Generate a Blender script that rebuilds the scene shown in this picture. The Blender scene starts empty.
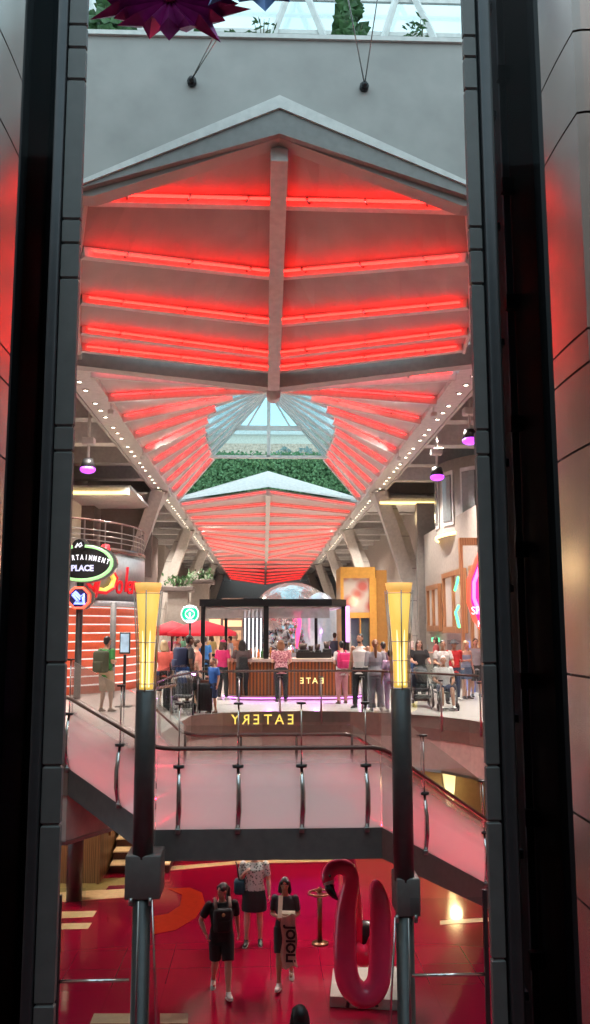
import bpy, bmesh, math, random
from math import sin, cos, tan, pi, radians, atan2, sqrt
from mathutils import Vector, Matrix, Euler
random.seed(7)
SC = bpy.context.scene
COL = SC.collection
V = Vector

# ------------------------------------------------------------ camera, world, exposure
CAM = V((0.0, 0.0, 5.7))
FPX, PITCH, YAW, ROLL = 860.0, radians(7.75), radians(2.11), radians(-0.12)
cd = bpy.data.cameras.new('camera'); cam = bpy.data.objects.new('camera', cd); COL.objects.link(cam)
cd.sensor_fit = 'VERTICAL'; cd.sensor_height = 24.0; cd.lens = FPX / 1024 * 24.0
cd.clip_start = 0.05; cd.clip_end = 500
RM = (Matrix.Rotation(-YAW, 4, 'Z') @ Matrix.Rotation(pi / 2 + PITCH, 4, 'X') @ Matrix.Rotation(ROLL, 4, 'Z'))
cam.matrix_world = Matrix.Translation(CAM) @ RM
SC.camera = cam
SC.view_settings.view_transform = 'Standard'; SC.view_settings.look = 'None'
SC.view_settings.gamma = 1.0; SC.view_settings.use_curve_mapping = False
SC.view_settings.exposure = 0.38
SC.cycles.use_denoising = True
SC.cycles.max_bounces = 7; SC.cycles.diffuse_bounces = 3; SC.cycles.glossy_bounces = 3
SC.cycles.transmission_bounces = 4; SC.cycles.transparent_max_bounces = 24
SC.cycles.caustics_reflective = False; SC.cycles.caustics_refractive = False
SC.cycles.sample_clamp_indirect = 4.0

w = bpy.data.worlds.new('sky'); SC.world = w; w.use_nodes = True
nt = w.node_tree; nt.nodes.clear()
out = nt.nodes.new('ShaderNodeOutputWorld'); bg = nt.nodes.new('ShaderNodeBackground')
tc = nt.nodes.new('ShaderNodeTexCoord'); nz = nt.nodes.new('ShaderNodeTexNoise'); cr = nt.nodes.new('ShaderNodeValToRGB')
nz.inputs['Scale'].default_value = 3.0; nz.inputs['Detail'].default_value = 5
cr.color_ramp.elements[0].position = 0.35; cr.color_ramp.elements[0].color = (0.38, 0.70, 0.84, 1)
cr.color_ramp.elements[1].position = 0.65; cr.color_ramp.elements[1].color = (0.80, 0.93, 0.97, 1)
nt.links.new(tc.outputs['Generated'], nz.inputs['Vector']); nt.links.new(nz.outputs['Fac'], cr.inputs['Fac'])
nt.links.new(cr.outputs['Color'], bg.inputs['Color']); nt.links.new(bg.outputs['Background'], out.inputs['Surface'])
bg.inputs['Strength'].default_value = 1.5

# ------------------------------------------------------------ place helpers
ROT = RM.to_3x3()
def ray(px, py):
    return ROT @ V(((px - 295) / FPX, (512 - py) / FPX, -1.0))
def PY(px, py, Y):
    d = ray(px, py); return CAM + d * ((Y - CAM.y) / d.y)
def PZ(px, py, Z):
    d = ray(px, py); return CAM + d * ((Z - CAM.z) / d.z)
FLOOR2 = 3.7

# ------------------------------------------------------------ materials
MATS = {}
def mat(name, col, rough=0.5, metal=0.0, emit=None, es=0.0, var=0.06, scale=8.0, bump=0.0, coat=0.0, spec=0.5, kind=None, col2=None, **kw):
    if name in MATS: return MATS[name]
    m = bpy.data.materials.new(name); m.use_nodes = True; MATS[name] = m
    t = m.node_tree; b = t.nodes['Principled BSDF']
    b.inputs['Roughness'].default_value = rough; b.inputs['Metallic'].default_value = metal
    b.inputs['Specular IOR Level'].default_value = spec; b.inputs['Coat Weight'].default_value = coat
    b.inputs['Coat Roughness'].default_value = 0.06
    co = t.nodes.new('ShaderNodeTexCoord')
    if kind == 'wave' or kind == 'brick' or kind == 'checker':
        mp = t.nodes.new('ShaderNodeMapping'); mp.inputs['Scale'].default_value = kw.get('mscale', (1, 1, 1)); mp.inputs['Rotation'].default_value = kw.get('mrot', (0, 0, 0))
        t.links.new(co.outputs['Object'], mp.inputs['Vector'])
        if kind == 'wave':
            n = t.nodes.new('ShaderNodeTexWave'); n.inputs['Scale'].default_value = scale; n.inputs['Distortion'].default_value = kw.get('dist', 2); n.inputs['Detail'].default_value = 3
            n.bands_direction = kw.get('band', 'X')
            fac = n.outputs['Fac']
        elif kind == 'brick':
            n = t.nodes.new('ShaderNodeTexBrick'); n.inputs['Scale'].default_value = scale; n.inputs['Mortar Size'].default_value = kw.get('mortar', 0.01)
            n.offset = kw.get('offset', 0.5)
            n.inputs['Brick Width'].default_value = kw.get('bw', 0.5); n.inputs['Row Height'].default_value = kw.get('rh', 0.25)
            n.inputs['Color1'].default_value = (1, 1, 1, 1); n.inputs['Color2'].default_value = (0.8, 0.8, 0.8, 1); n.inputs['Mortar'].default_value = (0, 0, 0, 1)
            fac = n.outputs['Color']
        else:
            n = t.nodes.new('ShaderNodeTexChecker'); n.inputs['Scale'].default_value = scale
            n.inputs['Color1'].default_value = (1, 1, 1, 1); n.inputs['Color2'].default_value = (0, 0, 0, 1)
            fac = n.outputs['Fac']
        t.links.new(mp.outputs['Vector'], n.inputs['Vector'])
    elif kind == 'voronoi':
        n = t.nodes.new('ShaderNodeTexVoronoi'); n.inputs['Scale'].default_value = scale
        t.links.new(co.outputs['Object'], n.inputs['Vector']); fac = n.outputs['Distance']
    else:
        n = t.nodes.new('ShaderNodeTexNoise'); n.inputs['Scale'].default_value = scale; n.inputs['Detail'].default_value = 3
        t.links.new(co.outputs['Object'], n.inputs['Vector']); fac = n.outputs['Fac']
    r = t.nodes.new('ShaderNodeValToRGB')
    c1 = col if col2 is None else col; c2 = col2 if col2 is not None else tuple(max(0, c * (1 - 2 * var)) for c in col)
    if col2 is None and kind is None: c1 = tuple(min(1, c * (1 + var)) for c in col)
    r.color_ramp.elements[0].position = kw.get('p0', 0.3); r.color_ramp.elements[1].position = kw.get('p1', 0.7)
    r.color_ramp.elements[0].color = (*c2, 1); r.color_ramp.elements[1].color = (*c1, 1)
    t.links.new(fac, r.inputs['Fac']); t.links.new(r.outputs['Color'], b.inputs['Base Color'])
    if bump:
        bp = t.nodes.new('ShaderNodeBump'); bp.inputs['Strength'].default_value = bump; bp.inputs['Distance'].default_value = kw.get('bd', 0.02)
        t.links.new(fac, bp.inputs['Height']); t.links.new(bp.outputs['Normal'], b.inputs['Normal'])
    if emit is not None:
        b.inputs['Emission Color'].default_value = (*emit, 1); b.inputs['Emission Strength'].default_value = es
    if 'alpha' in kw: b.inputs['Alpha'].default_value = kw['alpha']
    return m

def glass(name, tint=(0.9, 0.95, 0.95), refl=0.35, rough=0.02):
    if name in MATS: return MATS[name]
    m = bpy.data.materials.new(name); m.use_nodes = True; MATS[name] = m
    t = m.node_tree; t.nodes.clear()
    o = t.nodes.new('ShaderNodeOutputMaterial'); mx = t.nodes.new('ShaderNodeMixShader'); tr = t.nodes.new('ShaderNodeBsdfTransparent')
    gl = t.nodes.new('ShaderNodeBsdfGlossy'); fr = t.nodes.new('ShaderNodeFresnel'); ma = t.nodes.new('ShaderNodeMath'); ma.operation = 'MULTIPLY'
    ma.inputs[1].default_value = refl; gl.inputs['Roughness'].default_value = rough; tr.inputs['Color'].default_value = (*tint, 1)
    fr.inputs['IOR'].default_value = 1.5
    t.links.new(fr.outputs[0], ma.inputs[0]); t.links.new(ma.outputs[0], mx.inputs['Fac'])
    t.links.new(tr.outputs[0], mx.inputs[1]); t.links.new(gl.outputs[0], mx.inputs[2]); t.links.new(mx.outputs[0], o.inputs['Surface'])
    return m

def frosted(name):
    # clear balustrade glass with a white frit printed at the bottom that thins out upwards (a printed pattern, from the UVs)
    m = bpy.data.materials.new(name); m.use_nodes = True
    t = m.node_tree; t.nodes.clear()
    o = t.nodes.new('ShaderNodeOutputMaterial'); mx = t.nodes.new('ShaderNodeMixShader'); mx2 = t.nodes.new('ShaderNodeMixShader')
    tr = t.nodes.new('ShaderNodeBsdfTransparent'); gl = t.nodes.new('ShaderNodeBsdfGlossy'); df = t.nodes.new('ShaderNodeBsdfDiffuse'); tl = t.nodes.new('ShaderNodeBsdfTranslucent')
    mx3 = t.nodes.new('ShaderNodeMixShader'); mx3.inputs['Fac'].default_value = 0.5
    tr.inputs['Color'].default_value = (0.93, 0.95, 0.95, 1); gl.inputs['Roughness'].default_value = 0.02
    df.inputs['Color'].default_value = (0.93, 0.91, 0.92, 1); tl.inputs['Color'].default_value = (0.93, 0.90, 0.92, 1)
    uv = t.nodes.new('ShaderNodeUVMap'); sp = t.nodes.new('ShaderNodeSeparateXYZ'); r = t.nodes.new('ShaderNodeValToRGB')
    r.color_ramp.elements[0].position = 0.33; r.color_ramp.elements[0].color = (0.82, 0.82, 0.82, 1)
    r.color_ramp.elements[1].position = 0.62; r.color_ramp.elements[1].color = (0.0, 0.0, 0.0, 1)
    nz = t.nodes.new('ShaderNodeTexNoise'); nz.inputs['Scale'].default_value = 60
    t.links.new(uv.outputs[0], sp.inputs[0]); t.links.new(sp.outputs['Y'], r.inputs['Fac'])
    fr = t.nodes.new('ShaderNodeFresnel'); ma = t.nodes.new('ShaderNodeMath'); ma.operation = 'MULTIPLY'; ma.inputs[1].default_value = 0.5
    t.links.new(fr.outputs[0], ma.inputs[0]); t.links.new(ma.outputs[0], mx.inputs['Fac'])
    t.links.new(tr.outputs[0], mx.inputs[1]); t.links.new(gl.outputs[0], mx.inputs[2])
    t.links.new(df.outputs[0], mx3.inputs[1]); t.links.new(tl.outputs[0], mx3.inputs[2])
    t.links.new(r.outputs['Color'], mx2.inputs['Fac']); t.links.new(mx.outputs[0], mx2.inputs[1]); t.links.new(mx3.outputs[0], mx2.inputs[2])
    t.links.new(mx2.outputs[0], o.inputs['Surface'])
    return m

# ------------------------------------------------------------ mesh builder
def rootloc(o):
    v = V((0, 0, 0))
    while o is not None:
        v += V(o.location); o = o.parent
    return v
class MB:
    def __init__(s): s.v = []; s.f = []; s.uv = None; s.smooth = []
    def add(s, vs, fs, sm=False):
        n = len(s.v); s.v += [V(v) for v in vs]; s.f += [tuple(i + n for i in f) for f in fs]; s.smooth += [sm] * len(fs); return s
    def box(s, a, b, M=None):
        x0, y0, z0 = a; x1, y1, z1 = b
        vs = [V(p) for p in ((x0, y0, z0), (x1, y0, z0), (x1, y1, z0), (x0, y1, z0), (x0, y0, z1), (x1, y0, z1), (x1, y1, z1), (x0, y1, z1))]
        if M is not None: vs = [M @ v for v in vs]
        return s.add(vs, [(0, 3, 2, 1), (4, 5, 6, 7), (0, 1, 5, 4), (1, 2, 6, 5), (2, 3, 7, 6), (3, 0, 4, 7)])
    def cbox(s, c, d, M=None):
        c = V(c); d = V(d) / 2
        return s.box(c - d, c + d, M)
    def bbox_(s, c, d, bev=0.02, M=None):      # box with chamfered edges
        bm = bmesh.new(); bmesh.ops.create_cube(bm, size=1)
        for v in bm.verts: v.co = V((v.co.x * d[0], v.co.y * d[1], v.co.z * d[2]))
        bmesh.ops.bevel(bm, geom=bm.edges[:], offset=bev, segments=2, profile=0.5, affect='EDGES')
        vs = [v.co + V(c) for v in bm.verts]
        if M is not None: vs = [M @ v for v in vs]
        bm.verts.index_update()
        fs = [tuple(v.index for v in f.verts) for f in bm.faces]; bm.free()
        return s.add(vs, fs, True)
    def hexa(s, a, b):                          # two quads (lists of 4) joined
        return s.add(list(a) + list(b), [(3, 2, 1, 0), (4, 5, 6, 7), (0, 1, 5, 4), (1, 2, 6, 5), (2, 3, 7, 6), (3, 0, 4, 7)])
    def prism(s, poly, vec):                    # polygon extruded by vec
        n = len(poly); poly = [V(p) for p in poly]; vec = V(vec)
        vs = poly + [p + vec for p in poly]
        fs = [tuple(reversed(range(n))), tuple(range(n, 2 * n))] + [(i, (i + 1) % n, n + (i + 1) % n, n + i) for i in range(n)]
        return s.add(vs, fs)
    def bar(s, p, q, wx, wz, up=(0, 0, 1)):     # rectangular bar
        p = V(p); q = V(q); d = (q - p).normalized(); u = V(up); x = d.cross(u)
        if x.length < 1e-4: x = d.cross(V((0, 1, 0)))
        x.normalize(); u = x.cross(d).normalized()
        A = [p + x * a * wx / 2 + u * b * wz / 2 for a, b in ((-1, -1), (1, -1), (1, 1), (-1, 1))]
        B = [v + (q - p) for v in A]
        return s.hexa(A, B)
    def tube(s, pts, r, n=8, cap=True, flat=1.0, hint=None, sm=True):
        pts = [V(p) for p in pts]; m = len(pts)
        rr = [r] * m if not isinstance(r, (list, tuple)) else list(r)
        ds = []
        for i in range(m):
            a = pts[max(0, i - 1)]; b = pts[min(m - 1, i + 1)]; d = (b - a)
            ds.append(d.normalized() if d.length > 1e-9 else V((0, 0, 1)))
        u = V(hint) if hint is not None else (V((1, 0, 0)) if abs(ds[0].x) < 0.9 else V((0, 1, 0)))
        rings = []
        for i in range(m):
            u = (u - ds[i] * u.dot(ds[i]))
            if u.length < 1e-5: u = ds[i].orthogonal()
            u.normalize(); w_ = ds[i].cross(u)
            ra, rb = (rr[i], rr[i] * flat) if not isinstance(rr[i], (list, tuple)) else rr[i]
            rings.append([pts[i] + u * cos(2 * pi * k / n) * ra + w_ * sin(2 * pi * k / n) * rb for k in range(n)])
        vs = [v for g in rings for v in g]; fs = []
        for i in range(m - 1):
            for k in range(n):
                fs.append((i * n + k, i * n + (k + 1) % n, (i + 1) * n + (k + 1) % n, (i + 1) * n + k))
        if cap:
            fs.append(tuple(reversed(range(n)))); fs.append(tuple(range((m - 1) * n, m * n)))
        return s.add(vs, fs, sm)
    def cyl(s, p, q, r, n=12): return s.tube([p, q], r, n, sm=True)
    def ell(s, c, r, n=12, m=8, M=None):
        c = V(c); r = V(r) if hasattr(r, '__len__') else V((r, r, r)); vs = [c + V((0, 0, -r.z))]
        for j in range(1, m):
            a = -pi / 2 + pi * j / m
            for k in range(n): vs.append(c + V((r.x * cos(a) * cos(2 * pi * k / n), r.y * cos(a) * sin(2 * pi * k / n), r.z * sin(a))))
        vs.append(c + V((0, 0, r.z)))
        if M is not None: vs = [M @ v for v in vs]
        fs = [(0, 1 + (k + 1) % n, 1 + k) for k in range(n)]
        for j in range(m - 2):
            for k in range(n):
                fs.append((1 + j * n + k, 1 + j * n + (k + 1) % n, 1 + (j + 1) * n + (k + 1) % n, 1 + (j + 1) * n + k))
        L = len(vs) - 1; b = 1 + (m - 2) * n
        fs += [(L, b + k, b + (k + 1) % n) for k in range(n)]
        return s.add(vs, fs, True)
    def lathe(s, c, prof, n=16, a0=0, a1=2 * pi):
        c = V(c); full = abs(a1 - a0 - 2 * pi) < 1e-6; k = n if full else n + 1
        vs = []
        for r, z in prof:
            for i in range(k):
                a = a0 + (a1 - a0) * i / n; vs.append(c + V((r * cos(a), r * sin(a), z)))
        fs = []
        for j in range(len(prof) - 1):
            for i in range(n):
                i2 = (i + 1) % k
                fs.append((j * k + i, j * k + i2, (j + 1) * k + i2, (j + 1) * k + i))
        return s.add(vs, fs, True)
    def slab(s, grid, th):                      # sheet given by rows of points, thickened along vector th
        R = len(grid); Cn = len(grid[0]); th = V(th)
        A = [V(p) for row in grid for p in row]; B = [p + th for p in A]; n = len(A); fs = []
        for i in range(R - 1):
            for j in range(Cn - 1):
                a = i * Cn + j; q = (a, a + 1, a + Cn + 1, a + Cn)
                fs.append(q); fs.append(tuple(x + n for x in reversed(q)))
        bd = [j for j in range(Cn)] + [i * Cn + Cn - 1 for i in range(1, R)] + [(R - 1) * Cn + j for j in range(Cn - 2, -1, -1)] + [i * Cn for i in range(R - 2, 0, -1)]
        for a, b in zip(bd, bd[1:] + bd[:1]): fs.append((b, a, a + n, b + n))
        return s.add(A + B, fs)
    def build(s, name, m, parent=None, world=True, kind=None, mods=None, uvs=None):
        me = bpy.data.meshes.new(name)
        if parent is None:
            xs = [v.x for v in s.v]; ys = [v.y for v in s.v]; zs = [v.z for v in s.v]
            off = V(((min(xs) + max(xs)) / 2, (min(ys) + max(ys)) / 2, min(zs)))
        else: off = rootloc(parent) if world else V((0, 0, 0))
        me.from_pydata([v - off for v in s.v], [], s.f)
        for p, sm in zip(me.polygons, s.smooth): p.use_smooth = sm
        bm = bmesh.new(); bm.from_mesh(me); bmesh.ops.recalc_face_normals(bm, faces=bm.faces); bm.to_mesh(me); bm.free()
        me.materials.append(m)
        o = bpy.data.objects.new(name, me); COL.objects.link(o)
        if parent is None: o.location = off
        else: o.parent = parent
        if kind: o['kind'] = kind
        return o

def thing(name, label, cat, loc=(0, 0, 0), group=None):
    o = bpy.data.objects.new(name, None); COL.objects.link(o); o.location = loc; o.empty_display_size = 0.2
    o['label'] = label; o['category'] = cat
    if group: o['group'] = group
    return o
def tag(o, label, cat, group=None, kind=None):
    o['label'] = label; o['category'] = cat
    if group: o['group'] = group
    if kind: o['kind'] = kind
    return o
def dup(root, loc, rz=None, label=None, group=None):
    r = root.copy(); COL.objects.link(r); r.location = loc
    if rz is not None: r.rotation_euler = (0, 0, rz)
    if label: r['label'] = label
    if group: r['group'] = group
    for ch in list(root.children):
        c = ch.copy(); COL.objects.link(c); c.parent = r
        for g in list(ch.children):
            d = g.copy(); COL.objects.link(d); d.parent = c
    return r
def text(name, s, size, m, parent, M, ext=0.01, shear=0, sx=1.0, bold=0.0, world=True):
    cu = bpy.data.curves.new(name, 'FONT'); cu.body = s; cu.size = size; cu.extrude = ext; cu.align_x = 'CENTER'; cu.align_y = 'CENTER'; cu.shear = shear; cu.offset = bold; cu.resolution_u = 3
    o = bpy.data.objects.new(name, cu); COL.objects.link(o)
    dg = bpy.context.evaluated_depsgraph_get(); me = bpy.data.meshes.new_from_object(o.evaluated_get(dg))
    bpy.data.objects.remove(o)
    off = rootloc(parent) if (parent is not None and world) else V((0, 0, 0))
    for v in me.vertices: v.co = (M @ V((v.co.x * sx, v.co.y, v.co.z))) - off
    me.materials.clear(); me.materials.append(m)
    o = bpy.data.objects.new(name, me); COL.objects.link(o)
    if parent is not None: o.parent = parent
    return o
def facing(loc, rz=0):      # frame whose text plane faces -Y
    return Matrix.Translation(loc) @ Matrix.Rotation(rz, 4, 'Z') @ Matrix.Rotation(pi / 2, 4, 'X')
def light(name, kind, loc, power, col=(1, 1, 1), r=0.05, aim=None, spot=radians(90), blend=0.6, parent=None):
    l = bpy.data.lights.new(name, kind); l.energy = power; l.color = col
    if kind in ('SPOT', 'POINT'): l.shadow_soft_size = r
    if kind == 'SPOT': l.spot_size = spot; l.spot_blend = blend
    o = bpy.data.objects.new(name, l); COL.objects.link(o); o.location = loc
    if aim is not None: o.rotation_euler = (V(aim) - V(loc)).to_track_quat('-Z', 'Y').to_euler()
    return o
# ------------------------------------------------------------ palette
WHITE = mat('white_paint', (0.72, 0.70, 0.67), 0.45)
WALLW = mat('white_plaster', (0.40, 0.375, 0.355), 0.6, scale=2)
BEAMG = mat('grey_beam_paint', (0.42, 0.40, 0.38), 0.5)
PANELW = mat('canopy_panel', (0.60, 0.54, 0.52), 0.6, scale=1.5)
LEDR = mat('red_led', (0.9, 0.05, 0.03), 0.4, emit=(1.0, 0.014, 0.010), es=9.5)
LEDR2 = mat('red_led_far', (0.9, 0.05, 0.03), 0.4, emit=(1.0, 0.03, 0.03), es=2.6)
LEDB = mat('red_led_fan', (0.9, 0.05, 0.03), 0.4, emit=(1.0, 0.025, 0.025), es=4.2)
DARKM = mat('dark_grey_metal', (0.045, 0.045, 0.048), 0.42, 0.5)
COLM = mat('charcoal_column_paint', (0.075, 0.074, 0.074), 0.35, 0.2)
CLAD = mat('grey_cladding', (0.16, 0.158, 0.155), 0.5, 0.15)
BLACK = mat('black_plastic', (0.012, 0.012, 0.013), 0.35)
CHROME = mat('polished_steel', (0.72, 0.70, 0.68), 0.15, 1.0)
STEELD = mat('brushed_steel', (0.40, 0.38, 0.37), 0.3, 1.0)
BROWNR = mat('brown_handrail', (0.16, 0.09, 0.075), 0.25, 0.3)
CREAM = mat('cream_terrazzo', (0.66, 0.60, 0.56), 0.22, scale=30, var=0.05)
SIDEC = mat('taupe_ceiling', (0.38, 0.33, 0.31), 0.6)
TAUPE = mat('taupe_wall', (0.36, 0.31, 0.27), 0.55)
DTAUPE = mat('dark_taupe_panel', (0.13, 0.10, 0.09), 0.5)
BROWN = mat('brown_fascia', (0.26, 0.17, 0.14), 0.3)
PINKF = mat('beige_fascia', (0.62, 0.48, 0.42), 0.45)
WOOD = mat('walnut_wood', (0.20, 0.10, 0.045), 0.4, kind='wave', col2=(0.10, 0.05, 0.022), scale=1.2, dist=6, band='X', mscale=(6, 6, 0.6))
OAK = mat('orange_wood_frame', (0.42, 0.20, 0.09), 0.4, kind='wave', col2=(0.30, 0.13, 0.055), scale=1.5, dist=5, mscale=(3, 3, 1))
OLIVE = mat('olive_gold_wall', (0.30, 0.22, 0.10), 0.5)
GOLD = mat('gold_paint', (0.62, 0.34, 0.07), 0.4, 0.3)
REDFLOOR = mat('red_gloss_floor', (0.30, 0.003, 0.028), 0.13, scale=0.7, var=0.12, coat=0.4, kind='brick', col2=(0.25, 0.002, 0.023), bw=0.6, rh=0.6, mortar=0.006, offset=0, p0=0.0, p1=0.3)
INLAY = mat('cream_floor_tile', (0.70, 0.50, 0.30), 0.2)
ORANGE = mat('orange_floor_inlay', (0.42, 0.028, 0.012), 0.15)
HEDGE = mat('hedge_leaf', (0.17, 0.36, 0.15), 0.6, scale=20, var=0.35)
LEAF = mat('plant_leaf', (0.04, 0.12, 0.03), 0.5, scale=10, var=0.3)
GLASSC = glass('clear_glass'); GLASSS = glass('skylight_glass', (0.86, 0.95, 0.96), 0.5)
BLKGLASS = mat('black_shaft_glass', (0.004, 0.004, 0.005), 0.06, 0.0, var=0.0, spec=0.35)
FROST = frosted('fade_frit_glass')
WARML = mat('warm_lamp_glow', (1, 0.9, 0.7), 0.4, emit=(1.0, 0.85, 0.66), es=9.0)
COVE = mat('yellow_cove_light', (1, 0.8, 0.3), 0.4, emit=(1.0, 0.72, 0.28), es=2.2)
PURPLE = mat('purple_lens', (0.5, 0.1, 0.9), 0.4, emit=(0.50, 0.06, 1.0), es=1.6)

BEAM_L, BEAM_R, BEAMZ, CX = -4.1, 4.6, 11.7, 0.22

# ------------------------------------------------------------ floors
MB().box((-14, 4, -0.2), (16, 46, 0)).build('floor', REDFLOOR, kind='structure')
edge = [PZ(x, y, 3.7) for x, y in ((492, 724), (470, 720), (440, 716.5), (400, 713.5), (350, 711.5), (300, 711), (262, 711.5), (222, 713), (190, 716))]
NL = PY(68, 765, 13.8); FL = PY(137, 682, 15.2)
wing = [V((FL.x, 15.2, 3.7)), V((NL.x, 13.8, 3.7)), V((-7.6, 13.8, 3.7))]
poly = [V((8.6, edge[0].y - 0.6, 3.7))] + edge + wing + [V((-7.6, 110, 3.7)), V((8.6, 110, 3.7))]
MB().prism([p + V((0, 0, -0.18)) for p in poly], (0, 0, 0.18)).build('floor', CREAM, kind='structure')
front = [poly[0]] + edge + wing
def fascia(z0, z1, th, name, m, push=0.0):
    b = MB(); g0 = []; g1 = []
    for i, p in enumerate(front):
        a = front[max(0, i - 1)]; c = front[min(len(front) - 1, i + 1)]; d = (c - a); n = V((d.y, -d.x, 0)).normalized()
        if n.y > 0: n = -n
        q = V((p.x, p.y, 0)) + n * push
        g0.append(q + V((0, 0, z0))); g1.append(q + V((0, 0, z1)))
    b.slab([g0, g1], (0, 0.12, 0)); return b.build(name, m, kind='structure')
fascia(3.17, 3.70, 0.1, 'trim_1', BROWN, 0.03)
fascia(2.50, 3.17, 0.1, 'wall_deck_edge', PINKF, 0.0)
fascia(2.44, 2.50, 0.1, 'trim_2', STEELD, 0.02)
MB().prism([V((p.x, p.y + 0.12, 2.46)) for p in poly], (0, 0, 0.1)).build('ceiling', SIDEC, kind='structure')

# ------------------------------------------------------------ lower deck walls
MB().box((-9, 20.6, 0), (-3.75, 20.8, 2.5)).build('wall_wood', WOOD, kind='structure')
MB().box((-3.75, 20.5, 0), (-3.68, 25.5, 2.5)).build('trim_3', WOOD, kind='structure')
MB().box((-3.6, 25.6, 0), (2.2, 25.8, 2.5)).build('wall_back', mat('deep_red_wall', (0.20, 0.03, 0.035), 0.4), kind='structure')
MB().box((2.0, 23.5, 0), (10, 23.7, 2.5)).build('wall_olive', OLIVE, kind='structure')
lb = MB(); lb.box((9.6, 4, 0), (9.8, 24, 2.5)); lb.build('wall_right', OLIVE, kind='structure')

# promenade side walls and ends
MB().box((-8.0, 20, 3.7), (-7.8, 108, 12.4)).build('wall_left', TAUPE, kind='structure')
MB().box((8.0, 36.2, 3.7), (8.2, 108, 12.4)).build('wall_right', TAUPE, kind='structure')
MB().box((-8, 108, 3.7), (8.2, 108.2, 12.6)).build('wall_far', DTAUPE, kind='structure')
def roofstrip(x0, x1, y0, y1, name='ceiling'):
    return MB().box((x0, y0, 12.45), (x1, y1, 12.6)).build(name, SIDEC, kind='structure')
roofstrip(-8.2, BEAM_L - 0.55, 12.3, 108); roofstrip(BEAM_R + 0.55, 8.4, 12.3, 108)
for x0, x1 in ((BEAM_L - 0.6, -2.95), (3.4, BEAM_R + 0.6)):
    roofstrip(x0, x1, 12.25, 18.6)
# atrium around the viewpoint (open to the sky above)
for nm, a_, b_ in (('wall_atrium_left', (-7.8, -6, 0), (-7.6, 13.8, 15)), ('wall_atrium_right', (8.6, -6, 0), (8.8, 12, 15)), ('wall_atrium_back', (-7.8, -6.2, 0), (8.8, -6, 15)), ('wall_side', (-8.0, 13.8, 2.5), (-7.8, 20, 12.4)), ('wall_corner', (8.6, 12, 2.5), (8.8, 36.4, 12.4))):
    MB().box(a_, b_).build(nm, TAUPE, kind='structure')
MB().box((-9, -6, -0.2), (9, 4, 0)).build('floor', REDFLOOR, kind='structure')
# cross ceiling beams over both aisles
yb = 14.0; nbm = 0
for k in range(26):
    y = 14.2 + k * 3.4
    if y > 100: break
    nbm += 1
    MB().box((-7.9, y, 11.75), (BEAM_L - 0.62, y + 0.55, 12.45)).build('trim_%d' % (10 + nbm), BEAMG if k % 2 else WHITE, kind='structure')
    nbm += 1
    MB().box((BEAM_R + 0.62, y, 11.75), (8.1, y + 0.55, 12.45)).build('trim_%d' % (10 + nbm), BEAMG if k % 2 else WHITE, kind='structure')

# ------------------------------------------------------------ edge beams with downlights
for side, xb, sg in (('left', BEAM_L, -1), ('right', BEAM_R, 1)):
    b = MB(); b.box((min(xb, xb + sg * 0.62), 18.4, BEAMZ - 0.05), (max(xb, xb + sg * 0.62), 106, BEAMZ + 0.75))
    r = b.build('roof_edge_beam', WHITE); tag(r, 'long white roof edge beam with a row of downlights along the %s side' % side, 'beam', 'roof edge beams')
    b = MB(); b.box((min(xb, xb - sg * 0.10), 18.4, BEAMZ - 0.12), (max(xb, xb - sg * 0.10), 106, BEAMZ + 0.05)); b.build('inner_lip', WHITE, r)
    b = MB(); b.box((min(xb + sg * 0.62, xb + sg * 0.70), 18.4, BEAMZ - 0.10), (max(xb + sg * 0.62, xb + sg * 0.70), 106, BEAMZ + 0.2)); b.build('outer_lip', BEAMG, r)
    n = 0; y = 19.6
    while y < 78:
        p = V((xb + sg * 0.36, y, BEAMZ - 0.06))
        t = thing('ceiling_downlight', 'small round warm downlight set in the %s roof edge beam' % side, 'downlight', p, 'downlights in the %s roof beam' % side)
        if n == 0 or True:
            MB().lathe((0, 0, 0), [(0.055, 0.004), (0.085, 0.004), (0.085, -0.02), (0.055, -0.02), (0.055, 0.004)], 10).build('trim_ring', STEELD, t, world=False)
            MB().cyl((0, 0, -0.004), (0, 0, -0.016), 0.055, 10).build('lens', WARML, t, world=False)
        if n % 4 == 0:
            light('downlight_beam', 'SPOT', p + V((0, 0, -0.05)), 1150, (1, 0.92, 0.84), 0.05, aim=p + V((0.2 * -sg, -0.6, -6)), spot=radians(110), blend=0.7)
        n += 1
        y += (0.75 if n % 3 else 1.25)

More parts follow.
